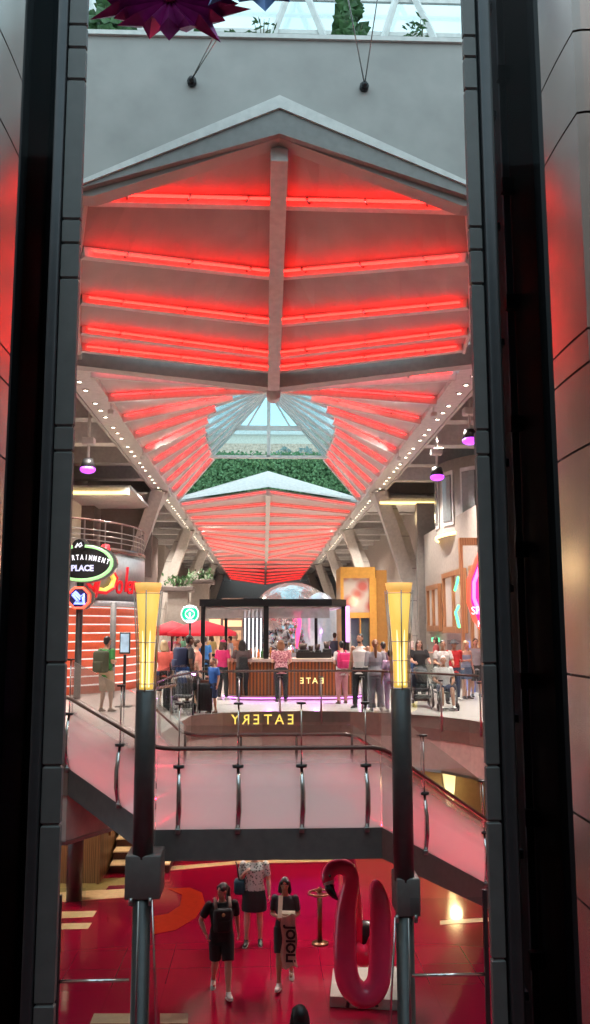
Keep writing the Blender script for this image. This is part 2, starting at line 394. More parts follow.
# ------------------------------------------------------------ ruled canopies with LED ribs
def lerp(a, b, t): return a + (b - a) * t
def canopy(name, label, pairs, rib_idx, side, panel_m=PANELW, glass_s=None, led=LEDR, ribw=0.14, ribh=0.26, ledr=0.017, clips=3, root=None):
    """pairs: list of (centre point, edge point).  side -1 left, +1 right."""
    grid = []
    N = 9
    for c, e in pairs: grid.append([lerp(c, e, s / N) + V((0, 0, 0.0)) for s in range(N + 1)])
    if glass_s is None:
        MB().slab(grid, (0, 0, 0.06)).build('panel', panel_m, root)
    else:
        g1 = [[lerp(c, e, gs + (1 - gs) * s / N) for s in range(N + 1)] for (c, e), gs in zip(pairs, glass_s)]
        MB().slab(g1, (0, 0, 0.06)).build('panel', panel_m, root)
        ii = [i for i, gs in enumerate(glass_s) if gs > 0.0]; i0 = max(0, ii[0] - 1)
        g2 = [[lerp(c, e, gs * s / 4) for s in range(5)] for (c, e), gs in list(zip(pairs, glass_s))[i0:]]
        MB().slab(g2, (0, 0, 0.02)).build('glazing', GLASSS, root)
    for i in rib_idx:
        c, e = pairs[i]
        a = lerp(c, e, 0.02); b_ = lerp(c, e, 0.985); dn = V((0, 0, -ribh / 2))
        d = (b_ - a).normalized(); fw = V((d.y, -d.x, 0)); fw = fw if fw.y < 0 else -fw; fw.normalize()
        if glass_s is None or glass_s[i] < 0.04: rm = MB().bar(a + dn, b_ + dn, ribw, ribh)
        else:
            g_ = lerp(c, e, glass_s[i]); rm = MB().bar(g_ + dn, b_ + dn, ribw, ribh); rm.bar(a + V((0, 0, -0.04)), g_ + V((0, 0, -0.04)), 0.07, 0.08)
        rib = rm.build('rib', WHITE, root)
        s0 = 0.03 if glass_s is None else max(0.03, glass_s[i])
        p = lerp(c, e, s0) + fw * (ribw / 2 + 0.10) + V((0, 0, -0.09)); q = lerp(c, e, 0.96) + fw * (ribw / 2 + 0.10) + V((0, 0, -0.09))
        st = MB().bar(p, q, ledr * 2, ledr * 2).build('led_strip', led, rib)
        cb = MB()
        for k in range(clips):
            m_ = lerp(p, q, (k + 0.5) / clips); cb.bar(m_ - fw * 0.16, m_ + fw * 0.05, 0.03, 0.05)
        cb.build('clip', STEELD, rib)
CZ = 11.7
# --- nearest canopy
cA0 = PY(277, 137, 12.1); cA1 = PY(270, 374, 19.0); cA0.x = CX; cA1.x = CX
def on_spine(py, a, b):
    lo, hi = 0.0, 1.0
    for _ in range(40):
        m = (lo + hi) / 2; p = lerp(a, b, m) - CAM; d = ROT.transposed() @ p; y = 512 - FPX * d.y / -d.z
        if y < py: lo = m
        else: hi = m
    return lerp(a, b, lo)
nearL = [(cA0, PY(93, 197, 12.1)), (on_spine(199, cA0, cA1), PY(86, 194, 12.4)), (on_spine(271, cA0, cA1), PZ(79, 248, CZ)), (on_spine(319, cA0, cA1), PZ(78, 295, CZ)), (on_spine(352, cA0, cA1), PZ(78, 326, CZ)), (on_spine(366, cA0, cA1), PZ(79, 344, CZ)), (cA1, PZ(79, 351, CZ))]
nearR = [(cA0, PY(463, 206, 12.1)), (on_spine(199, cA0, cA1), PY(467, 203, 12.4)), (on_spine(271, cA0, cA1), PZ(471, 254, CZ)), (on_spine(319, cA0, cA1), PZ(471, 300, CZ)), (on_spine(352, cA0, cA1), PZ(471, 328, CZ)), (on_spine(366, cA0, cA1), PZ(465, 344, CZ)), (cA1, PZ(464, 350, CZ))]
def spine(a, b, root, w_=0.26, h_=0.42):
    MB().bar(a + V((0, 0, -h_ / 2)), b + V((0, 0, -h_ / 2)), w_, h_).build('spine', WHITE, root)
def edge_trim(pairs, root):
    MB().tube([e + V((0, 0, -0.05)) for c, e in pairs], 0.05, 6, sm=False).build('edge_trim', WHITE, root)
PANELA = mat('near_canopy_panel', (0.44, 0.38, 0.36), 0.6, scale=1.5)
cn = thing('ceiling_canopy', 'nearest folded ceiling canopy with five red lit ribs each side of its spine', 'canopy', (CX, 15, 11.0), 'folded red ceiling canopies')
canopy('near', '', nearL, range(1, 6), -1, panel_m=PANELA, root=cn, ribw=0.16, ribh=0.16); canopy('near', '', nearR, range(1, 6), 1, panel_m=PANELA, root=cn, ribw=0.16, ribh=0.16)
spine(cA0, cA1, cn); edge_trim(nearL, cn); edge_trim(nearR, cn)
MB().bar(cA1 + V((0, 0.2, -.1)), PZ(79, 353, CZ) + V((-0.5, 0.2, 0.0)), 0.35, 0.45).build('rear_beam', BEAMG, cn)
MB().bar(cA1 + V((0, 0.2, -.1)), PZ(464, 352, CZ) + V((0.5, 0.2, 0.0)), 0.35, 0.45).build('rear_beam', BEAMG, cn)
# --- skylight canopy
cB0 = PY(268, 382, 19.6); cB0.x = CX; cB1 = PY(265, 390, 38.0); cB1.x = CX
NB = 9; pB = {-1: [], 1: []}
for sd, xb in ((-1, BEAM_L), (1, BEAM_R)):
    for i in range(NB + 1):
        t = i / NB
        c = lerp(cB0, cB1, t ** 1.0); e = V((xb + (-sd) * 0.05, 19.4 + (39.5 - 19.4) * t, CZ))
        pB[sd].append((c, e))
gsB = [0, 0.05, 0.26, 0.40, 0.49, 0.54, 0.57, 0.58, 0.59, 0.60]
cs = thing('ceiling_canopy', 'fan ribbed ceiling canopy with a glazed skylight over its middle', 'canopy', (CX, 29, 11.0), 'folded red ceiling canopies')
for sd in (-1, 1): canopy('sky', '', pB[sd], range(0, NB + 1), sd, root=cs, led=LEDB, glass_s=gsB, ribw=0.13, ribh=0.24, clips=2)
spine(cB0, cB1, cs, 0.16, 0.22)
MB().cyl(cB0 + V((0, -0.35, -0.35)), cB0 + V((0, 0.2, -0.3)), 0.16, 14).build('hub', WHITE, cs)
# gable glazing at its far end
gy = 38.1; ap = V((CX, gy, cB1.z)); gz = PY(264, 428, gy).z; gw = PY(264, 457, gy).z
xl, xr = BEAM_L, BEAM_R
def gx(z, sd):
    t = (ap.z - z) / (ap.z - CZ); return CX + (xl - CX if sd < 0 else xr - CX) * t
g = thing('skylight_gable', 'white framed triangular end glazing of the skylight over the hedge', 'gable', (CX, gy, CZ))
b = MB()
b.bar(ap, (CX, gy, gw), 0.16, 0.2); b.bar((gx(gz, -1), gy, gz), (gx(gz, 1), gy, gz), 0.12, 0.2, up=(0, 0, 1)); b.bar((gx(gw, -1), gy, gw), (gx(gw, 1), gy, gw), 0.2, 0.12)
b.build('mullion', WHITE, g)
b = MB(); b.bar(ap, (xl, gy, CZ), 0.22, 0.25, up=(0, 1, 0)); b.build('sloping_frame', WHITE, g)
b = MB(); b.bar(ap, (xr, gy, CZ), 0.22, 0.25, up=(0, 1, 0)); b.build('sloping_frame', WHITE, g)
for sd in (-1, 1):
    MB().bar((CX + sd * 1.0, gy, gx and gz), (CX + sd * 0.05, gy, ap.z - 0.1), 0.07, 0.1, up=(0, 1, 0)).build('brace', WHITE, g)
    MB().bar((CX + sd * 2.2, gy, gz), (CX + sd * 0.05, gy, ap.z - 0.1), 0.07, 0.1, up=(0, 1, 0)).build('brace', WHITE, g)
MB().prism([ap + V((0, 0.05, 0)), V((gx(gw, -1), gy + 0.05, gw)), V((gx(gw, 1), gy + 0.05, gw))], (0, 0.02, 0)).build('pane', GLASSS, g)
# --- following canopies (front flat, ribs swept)
def far_canopy(y0, y1, zf, zb, n, label, led, gable_py=None):
    root = thing('ceiling_canopy', label, 'canopy', (CX, (y0 + y1) / 2, 11.0), 'folded red ceiling canopies')
    for sd, xb in ((-1, BEAM_L + 0.05), (1, BEAM_R - 0.05)):
        prs = []
        for i in range(n + 1):
            t = i / n
            prs.append((V((CX, y0 + (y1 - y0) * t, zf + (zb - zf) * t)), V((xb, y0 + (y1 - y0 - 3.0) * t, CZ))))
        canopy('far', '', prs, range(0, n + 1), sd, root=root, led=led, ribw=0.12, ribh=0.22, clips=2)
    spine(V((CX, y0, zf)), V((CX, y1, zb)), root, 0.24, 0.3)
    if gable_py:
        pk = PY(264, gable_py, y0 + 1.5); pk.x = CX
        b = MB(); b.slab([[V((BEAM_L, y0 - 0.3, CZ + 0.1)), V((CX, y0 - 0.3, zf + 0.1)), V((BEAM_R, y0 - 0.3, CZ + 0.1))], [V((BEAM_L, y0 - 0.2, CZ + 0.25)), pk, V((BEAM_R, y0 - 0.2, CZ + 0.25))]], (0, 0.1, 0.02))
        b.build('white_cap', mat('bright_white_cap', (0.80, 0.74, 0.70), 0.6), root)
    return root
far_canopy(41, 64, PY(264, 490, 41).z, 11.0, 8, 'folded red ribbed canopy beyond the skylight with a white peaked cap', LEDR2, 471)
far_canopy(65, 104, 12.1, 11.2, 9, 'farthest red and white ribbed ceiling canopy above the dome', LEDR2)

# ------------------------------------------------------------ outside above the skylight: hedge, building
b = MB(); z0 = 10.9
for i in range(5200):
    x = random.uniform(-4.3, 4.8); z = random.uniform(12.9, 15.0); y = 44.95 - random.random() * 0.6 + (0.3 if z > 14.8 else 0)
    a = random.uniform(0, 6.28); e = random.uniform(-1, 1); L = random.uniform(0.10, 0.22)
    d = V((cos(a) * cos(e), -abs(sin(a)) * 0.4, sin(e))) * L; u = V((-sin(a), 0.3, cos(a))).normalized() * L * 0.45; p = V((x, y, z))
    b.add([p, p + d * 0.5 + u, p + d, p + d * 0.5 - u], [(0, 1, 2, 3)])
h = b.build('hedge', HEDGE); tag(h, 'dense clipped green hedge seen through the skylight opening', 'hedge')
MB().box((-4.3, 45, 12.8), (4.8, 46.4, 14.9)).build('core', mat('hedge_dark', (0.05, 0.13, 0.05), 0.8), h)
MB().box((-5, 46.45, 13.7), (6, 64, 14.0)).build('floor_terrace', CREAM, kind='structure')
t = thing('outdoor_building', 'pale beige building with dark windows above the hedge beyond the skylight', 'building', (0.3, 58, 12))
MB().box((-4.6, 58, 14), (5.2, 64, 18.9)).build('wall', mat('sunlit_beige', (0.86, 0.78, 0.68), 0.7), t)
MB().box((-4.8, 57.6, 18.9), (5.4, 64, 19.3)).build('parapet', WHITE, t)
for k in range(4):
    x = -4.3 + k * 2.4
    MB().box((x, 57.9, 15.6), (x + 1.7, 58.02, 16.9)).build('window', mat('pale_window', (0.25, 0.35, 0.40), 0.15), t)
MB().box((-4.6, 57.85, 17.2), (5.2, 58.02, 18.3)).build('frieze', mat('terracotta_band', (0.75, 0.52, 0.40), 0.6, scale=6, var=0.2), t)
for k in range(4):
    x = 1.2 + k * 1.25; bq = MB()
    for j in range(160):
        th = random.uniform(0, 6.28); ph = random.uniform(-1.4, 1.4); rr = 0.55; p = V((x, 50, 15.6)) + V((cos(th) * cos(ph) * rr, sin(th) * cos(ph) * rr, sin(ph) * rr * 1.2)); uu = V((random.uniform(-.15, .15), random.uniform(-.15, .15), random.uniform(-.15, .15)))
        bq.add([p, p + uu, p + uu + V((0, 0.05, .12)), p + V((0.1, 0, .1))], [(0, 1, 2, 3)])
    r = thing('round_shrub', 'rounded grey green shrub above the hedge, %s' % ['just right of the gable mullion', 'second from the gable mullion', 'third from the gable mullion', 'farthest right of the shrubs'][k], 'shrub', (x, 50, 14.0), 'shrubs behind the hedge')
    bq.build('foliage', mat('shrub_grey_green', (0.26, 0.34, 0.32), 0.7), r); MB().cyl((x, 50, 14.0), (x, 50, 15.6), 0.06, 8).build('stem', MATS['hedge_dark'], r)

# ------------------------------------------------------------ front gable wall of the promenade and planter above
D0 = 11.9
wl = [PY(60, 205, D0), PY(93, 196, D0), PY(277, 138, D0), PY(463, 206, D0), PY(500, 215, D0)]
top = [V((-4.6, D0, PY(280, 40, D0).z)), V((5.2, D0, PY(280, 40, D0).z))]
pz = [PY(88, 197, D0)]
pl = [top[0], top[1], V((5.2, D0, wl[3].z)), V((wl[3].x, D0, wl[3].z)), V((CX, D0, wl[2].z)), V((wl[1].x, D0, wl[1].z)), V((-4.6, D0, wl[1].z))]
MB().prism([p + V((0, -0.0, 0)) for p in pl], (0, 0.30, 0)).build('wall_gable', WALLW, kind='structure')
# projecting grey soffit band below the wall
def band(pts_lo, pts_hi, y0, y1, name, m):
    b = MB(); b.slab([pts_lo, pts_hi], (0, y1 - y0, 0)); return b.build(name, m, kind='structure')
lo = [V((wl[1].x - 0.4, D0 - 0.12, wl[1].z - 0.02)), V((CX, D0 - 0.12, wl[2].z)), V((wl[3].x + 0.4, D0 - 0.12, wl[3].z - 0.02))]
hi = [PY(70, 190, D0 - 0.12), PY(277, 109, D0 - 0.12), PY(480, 192, D0 - 0.12)]; hi[1].x = CX
band(lo, hi, 0, 0.2, 'trim_4', mat('soffit_band_grey', (0.26, 0.25, 0.24), 0.5))
hi2 = [V((p.x, D0 - 0.16, p.z)) for p in hi]; hi3 = [V((p.x, D0 - 0.16, p.z + d)) for p, d in zip(hi, (0.06, 0.20, 0.06))]
band(hi2, hi3, 0, 0.1, 'trim_5', WHITE)
zt = top[0].z
MB().box((-4.6, D0 - 0.05, zt), (5.2, D0 + 0.35, zt + 0.07)).build('trim_6', WHITE, kind='structure')
MB().box((-4.6, D0 + 0.3, zt - 0.5), (5.2, D0 + 1.3, zt - 0.05)).build('trim_7', mat('planter_soil', (0.05, 0.035, 0.025), 0.9), kind='structure')
# atrium glazing behind the planter
t = thing('atrium_window_wall', 'sloping glazed atrium roof with white zigzag trusses above the planter', 'glazing', (0, 14, zt))
b = MB()
for k in range(5):
    x = -4.4 + k * 2.0; b.bar((x, 13.6, zt - 0.2), (x + 1.0, 14.6, zt + 3.4), 0.08, 0.10); b.bar((x + 1.0, 14.6, zt + 3.4), (x + 2.0, 13.6, zt - 0.2), 0.08, 0.10)
b.build('truss', WHITE, t)
b = MB()
for k in range(5): b.bar((-4.8, 13.7 + k * 0.28, zt + 0.1 + k * 0.9), (5.4, 13.7 + k * 0.28, zt + 0.1 + k * 0.9), 0.06, 0.08)
b.build('rail', WHITE, t)
MB().slab([[V((-4.8, 13.8, zt - 0.2)), V((5.4, 13.8, zt - 0.2))], [V((-4.8, 14.9, zt + 3.5)), V((5.4, 14.9, zt + 3.5))]], (0, 0.02, 0)).build('pane', GLASSS, t)
def plant(x, h, wd, kind, label):
    h *= 1.5; base = V((x, D0 + 0.60, zt - 0.06)); t = thing('planter_plant', label, 'plant', base, 'plants along the planter ledge')
    b = MB(); s = MB()
    for i in range(5 if kind == 'bush' else 14):
        a = random.uniform(0, 6.28); L = h * random.uniform(0.6, 1.0); tip = base + V((cos(a) * wd * 0.5 * (0.6 if kind != 'bush' else 1), sin(a) * 0.15, L))
        s.tube([base, lerp(base, tip, 0.5) + V((0, 0, 0.05)), tip], [0.014, 0.01, 0.004], 5)
    for i in range(130 if kind == 'bush' else 60):
        a = random.uniform(0, 6.28); r = random.random() ** 0.5; zz = random.uniform(0.1, 1)
        p = base + V((cos(a) * wd / 2 * r * sin(pi * min(1, zz + 0.15)) ** 0.5 if kind == 'bush' else cos(a) * wd / 2 * r, sin(a) * 0.15 * r, zz * h))
        L = random.uniform(0.16, 0.28) if kind == 'bush' else random.uniform(0.10, 0.16); aa = random.uniform(0, 6.28)
        d = V((cos(aa), -0.35, sin(aa) * 0.7)).normalized() * L; u = d.cross(V((0, 1, 0.4))).normalized() * L * (0.42 if kind == 'bush' else 0.10)
        b.add([p, p + d * 0.45 + u, p + d, p + d * 0.45 - u, p + d * 0.5 + V((0, -0.02, 0.02))], [(0, 1, 4), (1, 2, 4), (2, 3, 4), (3, 0, 4)])
    b.build('foliage', LEAF, t); s.build('stem', mat('plant_stem', (0.10, 0.09, 0.04), 0.7), t)
for px, h, wd, k, lb_ in ((108, 0.72, 0.95, 'bush', 'broad leaved bush at the left end of the planter ledge'), (262, 0.55, 0.45, 'grass', 'tall wispy grass plant on the ledge left of the fig'), (200, 0.3, 0.4, 'bush', 'low leafy plant on the ledge below the purple starburst'), (236, 0.25, 0.45, 'bush', 'low leafy plant just left of the wispy grass on the ledge'), (349, 0.75, 0.5, 'bush', 'large leafy fig plant standing in the middle of the ledge'), (388, 0.14, 0.35, 'bush', 'small pale green plant right of the fig on the ledge'), (418, 0.6, 0.35, 'grass', 'spiky thin leaved plant near the right end of the ledge'), (452, 0.14, 0.25, 'bush', 'tiny leafy plant at the right end of the ledge')):
    plant(PY(px, 40, D0 + 0.55).x, h, wd, k, lb_)

# wall brackets with twin cables
def cable(px, py, tops, label):
    p = PY(px, py, D0 - 0.01); t = thing('cable_bracket', label, 'bracket', p)
    b = MB(); b.cyl(p, p + V((0, -0.06, 0)), 0.07, 12); b.ell(p + V((0, -0.09, 0)), 0.05, 10, 6); b.build('wall_plate', DARKM, t)
    for tx, ty in tops:
        q = PY(tx, ty, 10.6); MB().tube([p + V((0, -0.08, 0)), q], 0.009, 6).build('cable', STEELD, t)
cable(192, 83, ((214, 36), (219, 36)), 'dark wall bracket with two cables rising to the purple starburst')
cable(364, 88, ((346, -12), (379, -12)), 'dark wall bracket with a V of two cables right of the spine')
# ------------------------------------------------------------ starburst sculptures
PURP = mat('purple_foil', (0.20, 0.012, 0.13), 0.3, 0.55, scale=3, var=0.3)
def starburst(c, R, label, col, n=18, squash=0.5, a0=0):
    t = thing('starburst_sculpture', label, 'sculpture', c)
    b = MB()
    for k in range(n):
        a = a0 + 2 * pi * k / n; L = R * (1.0 if k % 2 else 0.8)
        tip = c + V((cos(a) * L, -0.15 * sin(k * 2.1), sin(a) * L * squash)); s = pi / n * 1.25; r = R * 0.66
        l = c + V((cos(a - s) * r, 0.02, sin(a - s) * r * squash)); r_ = c + V((cos(a + s) * r, 0.02, sin(a + s) * r * squash)); m = c + V((cos(a) * r * 0.9, -0.14, sin(a) * r * 0.9 * squash)); bk = c + V((cos(a) * r * 0.9, 0.14, sin(a) * r * 0.9 * squash))
        o = c + V((0, -0.05, 0)); ob = c + V((0, 0.08, 0))
        b.add([o, l, tip, r_, m, ob, bk], [(0, 1, 4), (1, 2, 4), (4, 2, 3), (0, 4, 3), (5, 6, 1), (1, 6, 2), (6, 3, 2), (5, 3, 6)])
    b.build('spikes', col, t)
    MB().ell(c + V((0, -0.1, 0)), (0.09, 0.06, 0.07), 10, 6).build('hub', mat('magenta_hub', (0.4, 0.02, 0.15), 0.3), t)
    return t
c1 = PY(170, 2, 9.6)
starburst(c1, 1.05, 'large purple foil starburst hanging at the top left over the ledge', PURP, 20, 0.50)
MB().tube([c1, c1 + V((0.1, 0, 3))], 0.01, 6).build('hanger', STEELD, bpy.data.objects['starburst_sculpture'])
c2 = PY(262, -40, 9.2)
starburst(c2, 0.85, 'blue grey foil starburst whose spike points down right of the purple one', mat('blue_foil', (0.08, 0.14, 0.30), 0.3, 0.5), 14, 0.9, radians(-61.5))
# ------------------------------------------------------------ lift shafts framing the view (at y = 5 m)
def rect_loft(x0, x1, y0, y1, zs, inset=0.012, gap=0.012):
    b = MB(); rings = []
    lv = []
    for i in range(len(zs) - 1):
        lv += [(zs[i], inset), (zs[i] + gap, 0.0), (zs[i + 1] - gap, 0.0)]
    lv.append((zs[-1], inset))
    for z, q in lv: rings.append([V((x0 + q, y0 + q, z)), V((x1 - q, y0 + q, z)), V((x1 - q, y1 - q, z)), V((x0 + q, y1 - q, z))])
    vs = [v for r in rings for v in r]; fs = []
    for i in range(len(rings) - 1):
        for k in range(4): fs.append((i * 4 + k, i * 4 + (k + 1) % 4, (i + 1) * 4 + (k + 1) % 4, (i + 1) * 4 + k))
    fs.append((3, 2, 1, 0)); n = len(rings); fs.append(((n - 1) * 4, (n - 1) * 4 + 1, (n - 1) * 4 + 2, (n - 1) * 4 + 3))
    return b.add(vs, fs)
SD = 5.0
def zat(px, py, D=SD): return PY(px, py, D).z
def xat(px, D=SD): return PY(px, 629, D).x
PANEL = mat('brushed_bronze_panel', (0.46, 0.36, 0.33), 0.26, 0.9, scale=5, var=0.05)
RAILM = mat('shaft_rail_metal', (0.25, 0.25, 0.26), 0.5, 0.3)
SHGL = glass('smoked_shaft_glass', (0.42, 0.43, 0.45), 0.08, 0.03)
def shaft(side, px_in, px_clad, px_m0, px_m1, px_out, joints, label):
    sg = -1 if side == 'left' else 1
    X = lambda p: xat(p)
    t = thing('lift_shaft', label, 'lift shaft', (X((px_in + px_out) / 2), SD, 0))
    a, b_ = sorted((X(px_in), X(px_clad)))
    js = sorted([zat(px_in, j) for j in joints]); js = [0.0] + [z for z in js if z > 0.1] + [11.5]
    rect_loft(a, b_, SD - 0.0, SD + 0.05, js).build('cladding_column', CLAD, t)
    a, b_ = sorted((X(px_clad), X(px_m0)))
    MB().box((a - 0.01, SD + 0.045, 0), (b_ + 0.01, SD + 0.075, 11.5)).build('recess', BLACK, t)
    xi = X(px_in) + sg * 0.19; xe = X(px_m1)
    MB().box((min(xi, xe), SD + 0.055, 0), (max(xi, xe), SD + 0.6, 11.5)).build('core_wall', BLACK, t)
    a, b_ = sorted((X(px_m0), X(px_m1)))
    MB().bbox_(((a + b_) / 2, SD + 0.1, 5.75), (b_ - a, 0.24, 11.5), 0.012).build('mullion', mat('shaft_mullion_paint', (0.060, 0.060, 0.066), 0.4, 0.3), t)
    a, b_ = sorted((X(px_m1), X(px_out)))
    MB().box((a, SD + 0.06, 0), (b_, SD + 0.075, 11.5)).build('glass_front', SHGL, t)
    MB().box((a - (0.6 if sg < 0 else -0.35), SD + 1.3, 0), (b_ + (0.6 if sg > 0 else -0.35), SD + 1.36, 11.5)).build('back_wall', mat('shaft_back', (0.012, 0.012, 0.014), 0.6), t)
    xo = a if side == 'left' else b_
    MB().box((xo - 0.03 - (0.06 if sg < 0 else 0), SD + 0.1, 0), (xo + 0.03 + (0.06 if sg > 0 else 0), SD + 1.3, 11.5)).build('side_wall', mat('shaft_side', (0.01, 0.01, 0.012), 0.6), t)
    wv = b_ - a
    for f, r in ((0.30, 0.022), (0.42, 0.012), (0.80, 0.018)):
        x = a + wv * (f if side == 'right' else 1 - f)
        MB().bar((x, SD + 0.6, 0), (x, SD + 0.6, 11.5), r * 2.6, r * 2).build('guide_rail', RAILM, t)
    z = 0.9; k = 0
    while z < 11:
        x = a + wv * (0.36 if side == 'right' else 0.64)
        m = MB(); m.box((x - 0.10, SD + 0.62, z), (x + 0.10, SD + 0.70, z + 0.05)); m.box((x - 0.03, SD + 0.55, z - 0.08), (x + 0.02, SD + 0.66, z + 0.06))
        m.build('bracket', RAILM, t)
        m = MB().box((a + (0 if sg < 0 else 0.2), SD + 0.5, z + 0.22), (b_ - (0.2 if sg < 0 else 0), SD + 0.56, z + 0.32)); m.build('cross_member', mat('shaft_cross', (0.03, 0.03, 0.033), 0.5), t)
        z += 0.84; k += 1
    return t
jl = (24, 47, 79, 219, 243, 278, 426, 451, 663, 766, 825, 1005)
jr = (36, 57, 89, 227, 250, 284, 430, 455, 664, 766, 822, 960)
shaft('left', 66.5, 47.5, 46, 35, -3, jl, 'dark glazed lift shaft with grey cladding framing the left of the view')
shaft('right', 482, 495, 498, 510, 563.5, jr, 'dark glazed lift shaft with grey cladding framing the right of the view')
# bronze wall panels beside the shafts
PD = 3.5
pj = [PY(x, y, PD).z for x, y in ((540, 92), (543, 166), (550, 360), (552, 390), (554, 462), (564, 674), (570, 812), (576, 897))]
for side, xf, sgn in (('left', PY(-2, 629, PD).x, -1), ('right', PY(565, 629, PD).x, 1)):
    t = thing('bronze_wall_panelling', 'curved brushed bronze wall panels with dark joints at the %s edge of the view' % side, 'wall panelling', (xf + sgn * 0.3, PD - 0.2, 0))
    D2 = PD * 0.888; xn = xf
    zs = [0] + sorted(pj) + [9.5]
    for i in range(len(zs) - 1):
        g = []
        for z in (zs[i] + 0.005, zs[i + 1] - 0.005):
            row = []
            for s in range(9):
                u = s / 8; bul = sin(u * pi) * 0.004
                row.append(V((xf + (xn - xf) * u - sgn * bul, PD + (D2 - PD) * u, z)))
            g.append(row + [V((xn + sgn * 0.03, D2 - 0.01, z)), V((xn + sgn * 0.4, D2 - 0.03, z)), V((xn + sgn * 1.2, D2 - 0.04, z))])
        MB().slab(g, (sgn * 0.015, 0.03, 0)).build('panel', PANEL, t)
    g = [[V((xf + sgn * .02, PD + .0, z)), V((xn + sgn * .03, D2 + .04, z)), V((xn + sgn * 1.2, D2 + 0.02, z))] for z in (0, 9.5)]
    MB().slab(g, (sgn * 0.01, 0.05, 0)).build('backing', BLACK, t)
MB().bbox_(PY(533, 77, 5.5), (0.05, 0.06, 0.14), 0.012).build('sensor_box', mat('grey_sensor', (0.35, 0.33, 0.32), 0.5), [o for o in bpy.data.objects if o.name.startswith('lift_shaft')][-1])

# ------------------------------------------------------------ staircase
ST = mat('stair_girder_paint', (0.14, 0.132, 0.125), 0.45, 0.1)
TREAD = mat('pale_pink_tread', (0.55, 0.42, 0.42), 0.35)
LEDS = mat('stair_red_led', (0.8, 0.02, 0.05), 0.4, emit=(1.0, 0.02, 0.06), es=26.0)
A = V((NL.x, 13.8, 3.58)); B = PY(155, 829, 12.0); C = PY(382, 829, 12.0); Dp = PY(487, 884, 15.0)
B.z = C.z = zl = PY(260, 829, 12.0).z
E = C + (Dp - C) * ((C.z - 0.1) / (C.z - Dp.z))
yf = 13.46
A2 = V((FL.x, 15.2, 3.58)); B2 = V((PY(185, 735, yf).x, yf, zl)); C2 = V((PY(352, 735, yf).x, yf, zl)); off = V((0.95, -0.0, 0)); D2p = C2 + (Dp - C); E2 = C2 + (E - C)
D2p = C2 + (Dp - C); 
t = thing('staircase', 'grey curved staircase with a long glass sided landing crossing in front of the deck', 'staircase', ((B.x + C.x) / 2, 12.7, 0))
def girder(pts, th, h, name, m):
    g = [[p + V((0, 0, -h)) for p in pts], [V(p) for p in pts]]
    MB().slab(g, (0, th, 0)).build(name, m, t)
girder([A, B, C, Dp, E], 0.14, 0.40, 'near_girder', ST)
girder([A2, B2, C2, D2p, E2], 0.12, 0.40, 'far_girder', ST)
MB().prism([B + V((0, 0.14, -0.1)), C + V((0, .14, -.1)), C2 + V((0, 0, -.1)), B2 + V((0, 0, -.1))], (0, 0, 0.09)).build('landing_deck', TREAD, t)
MB().prism([B + V((0.1, 0.14, -0.40)), C + V((0, .14, -.40)), C2 + V((0, 0, -.40)), B2 + V((0, 0, -.40))], (0, 0, 0.04)).build('landing_soffit', mat('soffit_grey', (0.10, 0.09, 0.09), 0.6), t)
def flight(a, b, a2, b2, n):     # from a (top) to b (bottom)
    for i in range(n):
        p = lerp(a, b, i / n); q = lerp(a, b, (i + 1) / n); p2 = lerp(a2, b2, i / n); q2 = lerp(a2, b2, (i + 1) / n)
        z = p.z - (a.z - b.z) / n * (1.0)
        qd = [V((v.x, v.y + (0.14 if k in (0, 1) else 0), z)) for k, v in enumerate((p, q, q2, p2))]
        st = MB().prism([v + V((0, 0, -0.05)) for v in qd], (0, 0, 0.05)).build('step', TREAD, t)
        r = MB(); r.slab([[qd[0] + V((0, 0, -0.02)), qd[3] + V((0, 0, -0.02))], [V((qd[0].x, qd[0].y, p.z - 0.05)), V((qd[3].x, qd[3].y, p.z - 0.05))]], (0.01, 0, 0)); r.build('riser', mat('dark_riser', (0.08, 0.03, 0.04), 0.5), st)
        n1 = (qd[1] - qd[0]).normalized() * 0.03
        MB().bar(lerp(qd[1], qd[2], 0.06) - n1 + V((0, 0, 0.006)), lerp(qd[1], qd[2], 0.94) - n1 + V((0, 0, 0.006)), 0.03, 0.012).build('led_nosing', LEDS, st)
flight(A, B, A2, B2, 4)
flight(C, E, C2, E2, 18)
# flight soffit
MB().slab([[C + V((0, .14, -.4)), C2 + V((0, 0, -.4))], [E + V((0, .14, -.4)), E2 + V((0, 0, -.4))]], (0, 0, 0.04)).build('flight_soffit', ST, t)
MB().slab([[A + V((0, .14, -.4)), A2 + V((0, 0, -.4))], [B + V((0, .14, -.4)), B2 + V((0, 0, -.4))]], (0, 0, 0.04)).build('flight_soffit', ST, t)
# red light strip along the foot of the glass
for nm, P, dy in (('near_led', [A, B, C, Dp, E], 0.10), ('far_led', [A2, B2, C2, D2p], -0.04)):
    b = MB(); b.tube([p + V((0, dy + 0.08, 0.03)) for p in P], 0.012, 6, sm=False); b.build(nm, mat('stair_edge_led', (0.8, 0.1, 0.1), 0.4, emit=(1.0, 0.12, 0.15), es=1.8), t)

